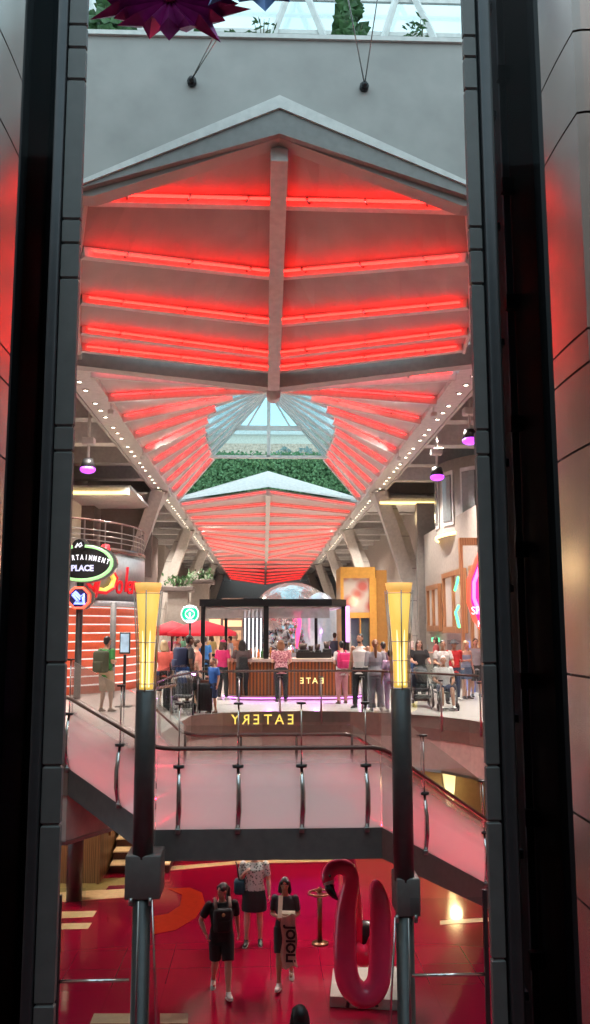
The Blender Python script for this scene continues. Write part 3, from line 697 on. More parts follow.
def uvglass(name, quad, parent, m=FROST, th=0.015, v0=0.0, v1=1.0):
    n = (V(quad[1]) - V(quad[0])).cross(V(quad[3]) - V(quad[0])).normalized() * th
    off = rootloc(parent); me = bpy.data.meshes.new(name)
    a = [V(q) - off for q in quad]; b = [p + n for p in a]
    me.from_pydata(a + b, [], [(0, 1, 2, 3), (7, 6, 5, 4), (0, 4, 5, 1), (1, 5, 6, 2), (2, 6, 7, 3), (3, 7, 4, 0)])
    uv = me.uv_layers.new(name='UVMap'); vv = [v0, v0, v1, v1] * 2
    for l in me.loops: uv.data[l.index].uv = (0, vv[l.vertex_index])
    me.materials.append(m); o = bpy.data.objects.new(name, me); COL.objects.link(o); o.parent = parent; return o
def post(p, t, h_clip, h_top, out, curved=True):
    # lower bowed steel fin, black clamp, thin upper rod, second clamp
    p = V(p); out = V(out).normalized()
    pt = MB().tube([p + V((0, 0, -0.02)), p + out * 0.05 + V((0, 0, h_clip * 0.3)), p + out * 0.055 + V((0, 0, h_clip * 0.6)), p + V((0, 0, h_clip))], [0.028, 0.038, 0.034, 0.02], 8, flat=0.5).build('post', CHROME, t)
    MB().cyl(p + V((0, 0, h_clip - 0.015)), p + V((0, 0, h_clip + 0.02)), 0.075, 10).build('clamp', BLACK, pt)
    MB().tube([p + V((0, 0, h_clip)), p + V((0, 0, h_top))], 0.011, 6).build('rod', CHROME, pt)
    MB().cyl(p + V((0, 0, h_top - 0.03)), p + V((0, 0, h_top - 0.005)), 0.065, 10).build('clamp', BLACK, pt)
    MB().bbox_(p + V((0, 0, -0.01)), (0.07, 0.07, 0.07), 0.01).build('foot', STEELD, pt)
gt = thing('glass_balustrade', 'frosted fade glass balustrade with brown rail along the near side of the staircase', 'balustrade', ((B.x + C.x) / 2, 12, zl))
HR = 1.06; HG = 1.64
segs = [(A, B, [0.0, 0.55]), (B, C, [PY(181, 629, 12).x, PY(239, 629, 12).x, PY(301, 629, 12).x, PY(364, 629, 12).x]), (C, Dp, [0.38])]
L1 = lerp(A, B, 0.02)
pts_near = [A, lerp(A, B, 0.62), V((PY(181, 629, 12).x, 12, zl)), V((PY(239, 629, 12).x, 12, zl)), V((PY(301, 629, 12).x, 12, zl)), V((PY(364, 629, 12).x, 12, zl)), lerp(C, Dp, 0.36), lerp(C, Dp, 0.98), lerp(C, Dp, 1.7)]
for i, p in enumerate(pts_near): post(p + V((0, -0.03, 0)), gt, 0.82, HG + 0.03, (-0.6, -1, 0) if i < 2 else ((0.3, -1, 0)))
chain = [A, pts_near[1], B, pts_near[2], pts_near[3], pts_near[4], pts_near[5], C, pts_near[6], pts_near[7], pts_near[8]]
for a, b_ in zip(chain, chain[1:]):
    if (b_ - a).length < 0.45:
        a2_, b2_ = a, b_
    d = (b_ - a).normalized() * 0.008
    uvglass('glass_pane', [a + d + V((0, 0.03, -0.05)), b_ - d + V((0, 0.03, -0.05)), b_ - d + V((0, 0.03, HG)), a + d + V((0, 0.03, HG))], gt)
U = V((0, -0.04, HR))
Atop = A + V((-0.0, 0.25, 0.10))
def smooth_path(P, r=0.25, n=4):
    o = [P[0]]
    for i in range(1, len(P) - 1):
        a, b_, c = P[i - 1], P[i], P[i + 1]; r1 = min(r, (b_ - a).length * .4, (c - b_).length * .4)
        p = b_ + (a - b_).normalized() * r1; q = b_ + (c - b_).normalized() * r1
        for k in range(n + 1):
            u = k / n; o.append(p * (1 - u) ** 2 + b_ * 2 * u * (1 - u) + q * u ** 2)
    o.append(P[-1]); return o
MB().tube(smooth_path([A + U + V((-0.55, 0.9, 0.0)), A + U, B + U, C + U, Dp + U, E + U]), 0.030, 8).build('handrail', BROWNR, gt)
gf = thing('glass_balustrade', 'glass balustrade with brown rail along the far side of the landing and stairs', 'balustrade', ((B2.x + C2.x) / 2, yf, zl))
MB().tube(smooth_path([A2 + V((0.5, 1.6, HR)), A2 + V((0, 0, HR)), B2 + V((0, 0, HR)), C2 + V((0, 0, HR)), D2p + V((0, 0, HR)), E2 + V((0, 0, HR))]), 0.028, 8).build('handrail', BROWNR, gf)
fch = [A2, B2] + [lerp(B2, C2, k / 3) for k in (1, 2)] + [C2, D2p]
for a, b_ in zip(fch, fch[1:]):
    d = (b_ - a).normalized() * 0.01
    uvglass('glass_pane', [a + d + V((0, 0, -0.05)), b_ - d + V((0, 0, -0.05)), b_ - d + V((0, 0, 1.2)), a + d + V((0, 0, 1.2))], gf, v1=0.9)
for p in fch + [lerp(A2, B2, 0.5)]:
    pt = MB().tube([p + V((0, 0, -0.1)), p + V((0.0, 0.05, 0.3)), p + V((0, 0.05, 0.7)), p + V((0, 0, HR))], [0.02, 0.03, 0.025, 0.015], 8, flat=0.5).build('post', BROWNR, gf)

# ------------------------------------------------------------ torch lamp columns
YL = mat('yellow_lamp_diffuser', (0.9, 0.7, 0.2), 0.5, emit=(1.0, 0.62, 0.11), es=0.62, var=0.02)
YL2 = mat('yellow_lamp_core', (1, 0.9, 0.6), 0.5, emit=(1.0, 0.86, 0.42), es=1.1, var=0.02)
YL3 = mat('amber_lamp_cap', (0.9, 0.6, 0.2), 0.5, emit=(1.0, 0.52, 0.12), es=0.55, var=0.02)
def torch(px, px_low, bx0, bx1, by0, by1, ytop, ybase, label):
    D = 11.45; s = PY(px, 629, D); sc = (PY(px + 10, 629, D).x - s.x) / 10
    zt, zb = PY(px, ytop, D).z, PY(px, ybase, D).z; x = s.x
    t = thing('torch_lamp_column', label, 'lamp column', (x, D, 0), 'torch lamp columns')
    z1 = PY(px, by0, D).z; z0 = PY(px, by1, D).z
    MB().lathe((x, D, 0), [(0.001, z1 - 0.05), (0.132, z1 - 0.05), (0.132, zb - 0.02), (0.10, zb), (0.001, zb)], 20).build('column', COLM, t)
    MB().lathe((x, D, 0), [(0.001, 0), (0.20, 0), (0.20, 0.06), (0.115, 0.09), (0.115, z0 + 0.02), (0.001, z0 + 0.02)], 20).build('lower_column', COLM, t)
    MB().bbox_(((PY(bx0, 800, D).x + PY(bx1, 800, D).x) / 2, D + 0.12, (z0 + z1) / 2), (abs(PY(bx1, 800, D).x - PY(bx0, 800, D).x), 0.5, z1 - z0), 0.02).build('bracket_box', ST, t)
    b = MB()
    for sx in (-1, 1): b.cyl((x + sx * 0.12, D - 0.14, z0 + 0.03), (x + sx * 0.12, D - 0.14, z0 - 0.06), 0.025, 8)
    b.build('bolt', STEELD, t)
    H = zt - zb
    hc = H * 0.09
    prof = [(0.095, zb + 0.01), (0.10, zb + H * 0.3), (0.125, zb + H * 0.6), (0.165, zt - hc - 0.01)]
    MB().lathe((x, D, 0), [(0.001, prof[0][1])] + prof + [(0.001, prof[-1][1])], 6, a0=pi / 6, a1=pi / 6 + 2 * pi).build('diffuser', YL, t)
    MB().lathe((x, D, 0), [(0.001, zt - hc), (0.17, zt - hc), (0.195, zt), (0.001, zt)], 6, a0=pi / 6, a1=pi / 6 + 2 * pi).build('lamp_cap', YL3, t)
    for k in range(6):
        a = pi / 6 + k * pi / 3
        MB().tube([(x + cos(a) * 0.13, D + sin(a) * 0.13, zb - 0.02), (x + cos(a) * 0.14, D + sin(a) * 0.14, zb + H * 0.35), (x + cos(a) * 0.20, D + sin(a) * 0.20, zt - hc * 0.8)], 0.008, 6).build('cage_rod', STEELD, t)
    for f, r in ((0.0, 0.13), (0.06, 0.133), (0.26, 0.139), (0.44, 0.148), (0.9, 0.2)):
        ring = [V((x + cos(pi / 6 + k * pi / 3) * r, D + sin(pi / 6 + k * pi / 3) * r, zb + H * f)) for k in range(7)]
        MB().tube(ring, 0.006, 5, sm=False).build('cage_ring', STEELD, t)
    for k in range(3):
        a = -pi / 2 + (k - 1) * 0.5
        MB().bar((x + cos(a) * 0.088, D + sin(a) * 0.095, zb + 0.04), (x + cos(a) * 0.092, D + sin(a) * 0.1, zb + H * 0.55), 0.02, 0.012, up=(0, 1, 0)).build('light_tube', YL2, t)
    light('torch_glow', 'POINT', (x, D, zt + 0.2), 18, (1.0, 0.75, 0.35), 0.15)
    # glass wing and stay cables below the bracket
    sx = 1 if px < 290 else -1
    wq = [V((x + sx * 0.10, D - 0.1, 0.1)), V((x + sx * 0.30, D - 0.1, 0.1)), V((x + sx * 0.16, D - 0.1, z0)), V((x + sx * 0.10, D - 0.1, z0))]
    MB().prism(wq, (0, 0.015, 0)).build('glass_wing', GLASSC, t)
    MB().tube([(x + sx * 0.14, D - 0.12, z0), (x + sx * 0.20, D - 0.13, z0 * 0.6), (x + sx * 0.26, D - 0.12, 0.1)], 0.014, 6).build('wing_edge', CHROME, t)
    MB().tube([(x - sx * 0.02, D - 0.17, z0), (x - sx * 0.02, D - 0.17, 0.08)], 0.012, 6).build('stay_cable', STEELD, t)
torch(147.5, 139, 128, 163, 853, 897, 583, 690, 'left torch lamp on a charcoal column, standing before the bar sign')
torch(399.5, 402, 394, 417, 876, 914, 583, 688, 'right torch lamp on a charcoal column, standing before the white arched column')
# low barrier rails at the lower deck between shafts and columns
for side, x0, x1, lab in (('left', PY(57, 981, 11.2).x, PY(129, 981, 11.2).x, 'left'), ('right', PY(412, 978, 11.2).x, PY(487, 978, 11.2).x, 'right')):
    zz = PY(90, 981, 11.2).z; t = thing('glass_barrier', 'clear glass barrier with steel rail beside the %s torch column foot' % lab, 'barrier', ((x0 + x1) / 2, 11.2, 0))
    MB().tube([(x0, 11.2, zz), (x1, 11.2, zz)], 0.022, 8).build('rail', CHROME, t)
    MB().box((x0, 11.21, 0.05), (x1, 11.225, zz + 0.9)).build('glass_pane', GLASSC, t)
    xx = x0 if side == 'left' else x1
    MB().bar((xx, 11.2, 0), (xx, 11.2, zz + 1.0), 0.05, 0.05).build('post', DARKM, t)

# ------------------------------------------------------------ upper deck edge balustrade
t = thing('deck_balustrade', 'long glass balustrade with thin brown rail along the upper deck edge', 'balustrade', (1, 21, 3.7))
pp = []
for px in (198, 239, 280, 321, 362, 403, 441, 480):
    y_ = 711.5 if 240 < px < 380 else (712.5 if px < 240 else (714 if px < 410 else 718 + (px - 440) * 0.1)); p = PZ(px, y_, 3.7); p.z = 3.7; pp.append(p)
pp = [V((FL.x + 0.05, 15.4, 3.7)), V((FL.x + 0.15, 17.2, 3.7)), V((-2.0, 19.2, 3.7))] + pp
for p in pp:
    pt = MB().tube([p + V((0, -0.06, -0.3)), p + V((0, -0.1, 0.3)), p + V((0, -0.06, 0.85))], [0.02, 0.022, 0.014], 6).build('post', STEELD, t)
    MB().cyl(p + V((0, -0.06, 0.82)), p + V((0, -0.06, 0.85)), 0.06, 8).build('clamp', BLACK, pt)
for a, b_ in zip(pp, pp[1:]):
    MB().slab([[a + V((0, -0.04, -0.25)), b_ + V((0, -0.04, -0.25))], [a + V((0, -0.04, 1.2)), b_ + V((0, -0.04, 1.2))]], (0, 0.014, 0)).build('glass_pane', GLASSC, t)
MB().tube(smooth_path([p + V((0, 0, 0.98)) for p in pp], 0.3), 0.026, 8).build('handrail', BROWNR, t)
# sign reflection on the deck edge, modelled as mirrored glowing letters
t = thing('deck_sign_reflection', 'modelled reflection of yellow sign letters on the brown deck edge below the bar', 'sign', PY(268, 720, 21.0))
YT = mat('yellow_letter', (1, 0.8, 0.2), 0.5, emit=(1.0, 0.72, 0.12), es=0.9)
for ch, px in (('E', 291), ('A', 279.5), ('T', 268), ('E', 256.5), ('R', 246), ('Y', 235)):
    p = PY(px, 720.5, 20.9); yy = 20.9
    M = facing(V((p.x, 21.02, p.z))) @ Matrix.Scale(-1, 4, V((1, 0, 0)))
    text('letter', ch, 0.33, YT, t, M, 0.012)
# ------------------------------------------------------------ slanted arched columns
ARCH = mat('off_white_arch', (0.60, 0.55, 0.50), 0.5)
ARCHD = mat('arch_joint', (0.18, 0.15, 0.14), 0.6)
names = ['nearest', 'second', 'third', 'fourth', 'fifth']
for k, y in enumerate((37.5, 52, 66, 80, 94)):
    for sd, xb in ((-1, BEAM_L - 0.3), (1, BEAM_R + 0.3)):
        xs = [0, 0.45, 1.0, 1.45, 1.75, 1.9, 1.95]; zs = [11.7, 10.9, 9.7, 8.3, 6.9, 5.4, 3.7]
        t = thing('arched_column', 'curved off-white arched column on the %s side, %s from the viewer' % ('left' if sd < 0 else 'right', names[k]), 'column', (xb + sd * 1.95, y, 3.7), 'arched columns')
        g1 = []; g2 = []
        for i, (x, z) in enumerate(zip(xs, zs)):
            wd = 0.80 - 0.30 * (i / 6) if True else 0
            g1.append(V((xb + sd * (x - 0.25), y - 0.45, z))); g2.append(V((xb + sd * (x - 0.25 + wd), y - 0.45, z - 0.0)))
        MB().slab([g1, g2], (0, 0.9, 0)).build('shaft', ARCH, t)
        for zj in (1, 2, 3, 4, 5):
            x = xs[zj]; z = zs[zj]; wd = 0.80 - 0.30 * zj / 6
            MB().box((min(xb + sd * (x - 0.255), xb + sd * (x - 0.245 + wd)), y - 0.46, z - 0.012), (max(xb + sd * (x - 0.255), xb + sd * (x - 0.245 + wd)), y + 0.46, z + 0.012)).build('joint', ARCHD, t)
        # second splayed strut leaning away
        MB().bar((xb + sd * 0.1, y - 0.9, 11.6), (xb + sd * 1.55, y - 0.1, 7.4), 0.55, 0.5, up=(0, 1, 0)).build('strut', ARCH, t)

# ------------------------------------------------------------ aisle lights: purple spots hung from the ceiling
for px, py, D, lab in ((88, 466, 24, 'purple theatre spotlight hanging left of the roof edge beam'), (470, 437, 22.5, 'purple theatre spotlight hanging at the far right of the aisle ceiling'), (437, 474, 26, 'purple theatre spotlight hanging over the curved facade')):
    p = PY(px, py, D); p = V(p); t = thing('stage_spotlight', lab, 'spotlight', p)
    MB().tube([p + V((0, .0, 0.15)), V((p.x, p.y, 12.44))], 0.04, 8).build('hanger', WHITE, t)
    MB().bbox_(p + V((0, 0, 0.7)), (0.34, 0.3, 0.2), 0.03).build('ballast', WHITE, t)
    MB().lathe(p, [(0.001, 0.2), (0.15, 0.2), (0.22, -0.08), (0.20, -0.08), (0.001, -0.02)], 14).build('housing', DARKM, t)
    MB().ell(p + V((0, -0.02, -0.10)), (0.22, 0.22, 0.12), 14, 8).build('lens', PURPLE, t)
    light('purple_beam', 'SPOT', p + V((0, 0, -0.15)), 150, (0.6, 0.15, 1.0), 0.1, aim=p + V((0.5 if px < 200 else -1.5, 1.5, -6)), spot=radians(60))

# ------------------------------------------------------------ left side: upper balcony, drum facade
GREYD = mat('silver_drum_panel', (0.36, 0.36, 0.37), 0.35, 0.4)
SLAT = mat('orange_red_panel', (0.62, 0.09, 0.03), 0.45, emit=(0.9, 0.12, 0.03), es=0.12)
SLATW = mat('white_neon_slat', (0.85, 0.8, 0.76), 0.4, emit=(1, 0.9, 0.85), es=0.5)
dc = V((-9.5, 31, 0)); R = 5.2; a0, a1 = radians(-62), radians(25)
t = thing('drum_facade', 'curved bar facade with orange red slatted wall under a silver band', 'facade', (-6, 28, 3.7))
def arc(r, z0, z1, th=0.15, n=22):
    b = MB(); g0 = []; g1 = []
    rows = [[], [], [], []]
    b.lathe(dc, [(r, z0), (r + th, z0), (r + th, z1), (r, z1), (r, z0)], n, a0, a1); return b
arc(R - 0.2, 3.7, 6.5).build('slatted_wall', SLAT, t)
for i in range(10): arc(R - 0.05, 3.95 + i * 0.27, 3.99 + i * 0.27, 0.06).build('neon_slat', SLATW, t)
arc(R - 0.1, 6.45, 6.62, 0.25).build('ledge', mat('pale_ledge', (0.6, 0.6, 0.62), 0.4), t)
arc(R - 0.15, 6.6, 8.25, 0.15).build('silver_band', GREYD, t)
arc(R - 0.1, 8.2, 8.36, 0.12).build('coping', BROWNR, t)
b = MB().prism([dc + V((cos(a0 + (a1 - a0) * k / 22) * R, sin(a0 + (a1 - a0) * k / 22) * R, 8.1)) for k in range(23)] + [V((-7.8, 34, 8.1)), V((-7.8, 26, 8.1))], (0, 0, 0.12)); b.build('balcony_floor', TAUPE, t)
MB().box((-7.8, 14, 8.0), (-6.9, 28, 8.3)).build('balcony_slab', TAUPE, t)
# balcony railing
t2 = thing('balcony_railing', 'curved brown railing on the balcony above the silver band', 'railing', (-6, 28, 8.36))
for i, zz in enumerate((8.55, 8.72, 8.89, 9.2)):
    MB().tube([dc + V((cos(a0 + (a1 - a0) * k / 22) * (R - 0.05), sin(a0 + (a1 - a0) * k / 22) * (R - 0.05), zz)) for k in range(23)], 0.018 if i < 3 else 0.035, 6).build('rail', STEELD if i < 3 else BROWNR, t2)
for k in range(10):
    a = a0 + (a1 - a0) * k / 9; MB().bar(dc + V((cos(a) * (R - 0.05), sin(a) * (R - 0.05), 8.36)), dc + V((cos(a) * (R - 0.05), sin(a) * (R - 0.05), 9.2)), 0.04, 0.04).build('post', STEELD, t2)
# upper left lobby behind the balcony: piers, dark doors, yellow cove
for (y0, y1, m) in ((24, 26.4, TAUPE), (28.5, 29.3, DTAUPE), (30.6, 33.5, TAUPE), (36, 37.5, DTAUPE), (41, 47, TAUPE), (50, 58, DTAUPE), (62, 70, TAUPE)):
    r = MB().box((-7.8, y0, 3.7), (-7.1, y1, 11.7)).build('wall_pier_left', m, kind='structure') if y0 > 34 else MB().box((-7.8, y0, 8.5), (-7.1, y1, 10.5)).build('wall_pier_left', m, kind='structure')
t = thing('cove_ceiling', 'pale dropped ceiling with yellow cove light at the left behind the balcony', 'ceiling feature', (-6.3, 34, 10))
MB().box((-7.8, 31.2, 10.55), (-4.9, 31.4, 10.85)).build('fascia', WHITE, t)
MB().box((-7.7, 31.1, 10.58), (-4.9, 31.2, 10.68)).build('cove_strip', COVE, t)
MB().box((-7.8, 31.4, 10.85), (-4.9, 37, 10.95)).build('soffit', WHITE, t)
MB().box((-7.0, 37.0, 7.9), (-4.8, 37.1, 10.9)).build('back_panel', DTAUPE, t)
light('cove_glow', 'POINT', (-6.2, 33, 9.9), 14, (1.0, 0.75, 0.4), 0.2)
t = thing('cove_ceiling', 'pale dropped ceiling with yellow cove light at the right over the arched column', 'ceiling feature', (6.3, 34, 10))
MB().box((5.0, 36.5, 11.0), (8.0, 36.7, 11.3)).build('fascia', WHITE, t)
MB().box((5.0, 36.4, 11.02), (7.4, 36.5, 11.12)).build('cove_strip', COVE, t)
MB().box((5.0, 36.7, 11.3), (8.0, 41, 11.4)).build('soffit', WHITE, t)
light('cove_glow', 'POINT', (6.0, 38, 10.6), 40, (1.0, 0.75, 0.4), 0.2)

# script sign on the silver band
REDN = mat('red_sign_letter', (0.75, 0.01, 0.02), 0.35, emit=(1, 0.02, 0.03), es=0.2)
YN = mat('yellow_sign_edge', (0.9, 0.65, 0.12), 0.4, emit=(1, 0.7, 0.15), es=0.5)
def onarc(px, py, r=R + 0.12):      # point on the drum along a pixel ray
    d = ray(px, py); o = CAM - dc; a_ = d.x ** 2 + d.y ** 2; b_ = 2 * (o.x * d.x + o.y * d.y); c_ = o.x ** 2 + o.y ** 2 - r * r
    disc = max(0.0, b_ * b_ - 4 * a_ * c_); s = (-b_ - sqrt(disc)) / (2 * a_); return CAM + d * s
p0 = onarc(105, 585)
t = thing('script_bar_sign', 'red script bar sign with a tall yellow edged capital B on the silver band', 'sign', p0)
ang = atan2(p0.y - dc.y, p0.x - dc.x) + pi / 2
for ch, px, pyy, sz, sxx in (('o', 119, 585, 0.62, 0.85), ('l', 125.7, 581, 0.80, 0.8), ('e', 129, 585.5, 0.62, 0.8), ('r', 133, 585.5, 0.62, 0.7), ('o', 136.3, 586, 0.6, 0.6), ('s', 139, 586, 0.6, 0.5)):
    p = onarc(px, pyy); a = atan2(p.y - dc.y, p.x - dc.x) + pi / 2
    text('letter', ch, sz * 1.5, REDN, t, facing(p, a * 0.55), 0.04, 0.15, sxx * 0.6, 0.006)
Bp = [(106, 548), (104, 560), (98, 580), (93, 597)]
MB().tube([onarc(x, y, R + 0.2) for x, y in ((107, 545), (103, 562), (98, 580), (94, 597))], 0.10, 8).build('letter_stem', REDN, t)
MB().tube([onarc(x, y, R + 0.16) for x, y in ((99, 552), (103, 546), (109, 549), (108, 558), (103, 567), (112, 569), (117, 578), (114, 588), (106, 593), (97, 592), (90, 586), (84, 578))], 0.055, 8).build('letter_bowl', REDN, t)
MB().tube([onarc(x, y, R + 0.10) for x, y in ((98, 555), (103, 549), (107, 551), (106, 558), (101, 567), (110, 571), (114, 579), (111, 587), (104, 591), (96, 589))], 0.09, 8).build('letter_backing', YN, t)

# sign posts: oval, small round and octagonal arrow signs
def disc(c, rx, rz, y0, y1, n=28):
    return MB().prism([V((c.x + cos(2 * pi * k / n) * rx, y0, c.z + sin(2 * pi * k / n) * rz)) for k in range(n)], (0, y1 - y0, 0))
D = 25.5; sc = (PY(200, 600, D).x - PY(100, 600, D).x) / 100
t = thing('oval_entertainment_sign', 'black oval sign with green chrome rim and white lettering on a dark post', 'sign', (PY(80, 629, D).x, D, 3.7))
c = PY(82, 563, D)
def ringm(c, rx, rz, r, n=36): return MB().tube([V((c.x + cos(2 * pi * k / n) * rx, c.y, c.z + sin(2 * pi * k / n) * rz)) for k in range(n + 1)], r, 6, cap=False)
disc(c, 29 * sc, 16.5 * sc, D - 0.02, D + 0.25).build('face', BLACK, t)
ringm(c, 29.5 * sc, 17 * sc, 0.05).build('neon_rim', mat('green_neon', (0.2, 0.6, 0.2), 0.4, emit=(0.45, 0.85, 0.35), es=0.8), t)
disc(c + V((0.05, 0, 0)), 33 * sc, 20 * sc, D + 0.05, D + 0.3).build('casing', CHROME, t)
WT = mat('white_sign_letter', (0.85, 0.85, 0.88), 0.4, emit=(0.9, 0.92, 1.0), es=0.8)
for i, ch in enumerate('ENTERTAINMENT'):
    u = (i - 6) / 6.0; x = c.x + u * 26.0 * sc; z = c.z + (5.5 - 4.5 * u * u) * sc
    text('letter', ch, 0.21, WT, t, facing(V((x, D - 0.04, z))) @ Matrix.Rotation(-u * 0.35, 4, 'Z'), 0.012, 0, 0.62, 0.006)
text('letter', 'PLACE', 0.24, mat('lilac_sign_letter', (0.6, 0.6, 0.9), 0.4, emit=(0.7, 0.72, 1.0), es=0.7), t, facing(V((c.x + 0.02, D - 0.04, c.z - 5.5 * sc))), 0.012, 0, 0.95, 0.008)
MB().cyl((c.x - 2 * sc, D + 0.15, 3.7), (c.x - 2 * sc, D + 0.15, c.z - 14 * sc), 0.10, 12).build('post', DARKM, t)
c2_ = PY(79, 545.5, D)
t = thing('round_ball_sign', 'small round black sign with white ball mark on top of the oval sign', 'sign', c2_)
disc(c2_, 6.2 * sc, 6.2 * sc, D - 0.05, D + 0.2).build('face', BLACK, t)
disc(c2_ + V((0.06, 0, 0)), 7.2 * sc, 7.2 * sc, D + 0.02, D + 0.24).build('casing', CHROME, t)
b = MB(); b.tube([c2_ + V((-0.09, -0.06, -0.07)), c2_ + V((-.02, -.06, 0.06)), c2_ + V((0.0, -.06, -0.02))], 0.025, 6); b.build('mark', WT, t)
b = MB(); b.tube([c2_ + V((0.02, -0.06, -0.05)), c2_ + V((.10, -.06, 0.0)), c2_ + V((0.07, -.06, 0.08)), c2_ + V((0.02, -.06, 0.03))], 0.022, 6); b.build('mark', WT, t)
c3 = PY(79.5, 598, D)
t = thing('octagon_arrow_sign', 'octagonal red rimmed sign with a blue neon arrow pointing down right', 'sign', c3)
def octo(c, r, y0, y1): return MB().prism([V((c.x + cos(pi / 8 + pi / 4 * k) * r, y0, c.z + sin(pi / 8 + pi / 4 * k) * r)) for k in range(8)], (0, y1 - y0, 0))
octo(c3, 10.5 * sc, D - 0.12, D + 0.1).build('face', mat('navy_face', (0.02, 0.02, 0.07), 0.4), t)
octo(c3 + V((0.1, 0, 0)), 12 * sc, D - 0.03, D + 0.14).build('casing', CHROME, t)
MB().tube([V((c3.x + cos(pi / 8 + pi / 4 * k) * 10.8 * sc, D - 0.13, c3.z + sin(pi / 8 + pi / 4 * k) * 10.8 * sc)) for k in range(9)], 0.035, 6).build('neon_rim', mat('red_neon', (0.9, 0.1, 0.05), 0.4, emit=(1.0, 0.10, 0.05), es=1.5), t)
BL = mat('blue_neon', (0.2, 0.3, 1), 0.4, emit=(0.16, 0.22, 1.0), es=2.4)
q = lambda x, z: c3 + V((x * sc, -0.16, z * sc))
MB().tube([q(-6, 3), q(-3, 6), q(2, 1), q(5, 4), q(6, -6), q(-4, -5.5), q(-1, -2.5), q(-6, 3)], 0.035, 6).build('neon_arrow', BL, t)
MB().tube([q(-4.5, 4.5), q(1.5, -1.5), q(-1, -4), q(4.6, -4.6), q(4, 1)], 0.028, 6).build('neon_arrow', BL, t)

r = MB().cyl(PY(113, 629, 25.9) * V((1, 1, 0)) if False else V((PY(113, 629, 25.9).x, 25.9, 3.7)), V((PY(113, 629, 25.9).x, 25.9, 6.5)), 0.09, 12).build('slim_pole', CLAD); tag(r, 'slim grey pole standing before the slatted orange red wall', 'pole')
# kiosk screens behind the green shirt man
t = thing('information_screen', 'tall black information screen on a stand left of the left torch lamp', 'screen', (PY(126, 690, 23).x, 23, 3.7))
p = PY(125, 643, 23)
MB().bbox_(p, (0.28, 0.06, 0.56), 0.015, None).build('screen_case', BLACK, t)
MB().box(p + V((-0.11, -0.045, -0.24)), p + V((0.11, -0.03, 0.24))).build('display', mat('display_glow', (0.2, 0.3, 0.4), 0.2, emit=(0.5, 0.62, 0.75), es=0.5, scale=4, var=0.3), t)
MB().bar(p + V((0, 0.05, -0.3)), V((p.x, 23.05, 3.7)), 0.07, 0.05, up=(0, 1, 0)).build('pole', BLACK, t)
MB().box((p.x - 0.2, 22.85, 3.7), (p.x + 0.2, 23.25, 3.73)).build('base', BLACK, t)

# round green coffee sign
D = 30; c = PY(190, 614, D); sc = (PY(200, 600, D).x - PY(100, 600, D).x) / 100
t = thing('round_coffee_sign', 'round lit green and white coffee shop sign on a thin black pole', 'sign', (c.x, D, 3.7))
GRN = mat('green_sign', (0.0, 0.35, 0.2), 0.4, emit=(0.0, 0.42, 0.25), es=0.9)
disc(c, 8.6 * sc, 8.6 * sc, D - 0.05, D + 0.15).build('face', GRN, t)
ringm(c + V((0, -0.06, 0)), 8.5 * sc, 8.5 * sc, 0.02).build('rim', WT, t)
disc(c, 4.9 * sc, 4.9 * sc, D - 0.07, D - 0.04).build('inner_disc', WT, t)
for k in range(4):
    b = MB()
    for sx in (-1, 1): pass
for sx in (-1, 1):
    for k in range(3):
        MB().tube([c + V((sx * (0.8 + k) * 1.1 * sc, -0.09, 3.2 * sc - k * 0.6 * sc)), c + V((sx * (1.5 + k) * 1.1 * sc, -0.09, 0)), c + V((sx * (1.0 + k * 0.8) * 1.1 * sc, -0.09, -3.4 * sc + k * sc))], 0.012 + 0.006, 5).build('emblem_wave', GRN, t)
MB().prism([c + V((x * sc, -0.1, z * sc)) for x, z in ((-1.4, 2.0), (-1.8, 3.9), (-0.7, 3.1), (0, 4.4), (0.7, 3.1), (1.8, 3.9), (1.4, 2.0))], (0, 0.02, 0)).build('emblem_crown', GRN, t)
text('ring_text', 'STARBUCKS', 0.085, WT, t, facing(c + V((0, -0.06, 6.6 * sc))), 0.006, 0, 1.0, 0.003)
text('ring_text', 'COFFEE', 0.085, WT, t, facing(c + V((0, -0.06, -6.6 * sc))), 0.006, 0, 1.0, 0.003)
MB().cyl((c.x, D + 0.05, 3.7), (c.x, D + 0.05, c.z - 8 * sc), 0.04, 8).build('pole', BLACK, t)

# red umbrella behind the sign
D = 34; t = thing('red_umbrella', 'wide red canvas umbrella behind the round green sign', 'umbrella', (PY(205, 629, D).x, D, 3.7))
top_ = PY(202, 620, D); w_ = 1.35
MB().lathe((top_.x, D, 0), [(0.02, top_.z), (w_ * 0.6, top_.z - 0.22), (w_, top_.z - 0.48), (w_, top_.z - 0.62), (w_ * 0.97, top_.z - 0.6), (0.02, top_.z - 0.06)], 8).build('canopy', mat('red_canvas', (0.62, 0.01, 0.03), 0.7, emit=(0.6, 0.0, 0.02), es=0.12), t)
MB().cyl((top_.x, D, 3.7), (top_.x, D, top_.z), 0.04, 8).build('pole', BLACK, t)
t = thing('red_umbrella', 'red canvas umbrella half hidden behind the left torch lamp', 'umbrella', (PY(172, 629, D).x, D + 2, 3.7))
x_ = PY(172, 629, D + 2).x
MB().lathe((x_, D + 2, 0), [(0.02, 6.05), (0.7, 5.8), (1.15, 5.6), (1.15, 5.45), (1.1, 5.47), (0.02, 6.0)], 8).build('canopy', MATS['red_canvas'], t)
MB().cyl((x_, D + 2, 3.7), (x_, D + 2, 6.0), 0.04, 8).build('pole', BLACK, t)

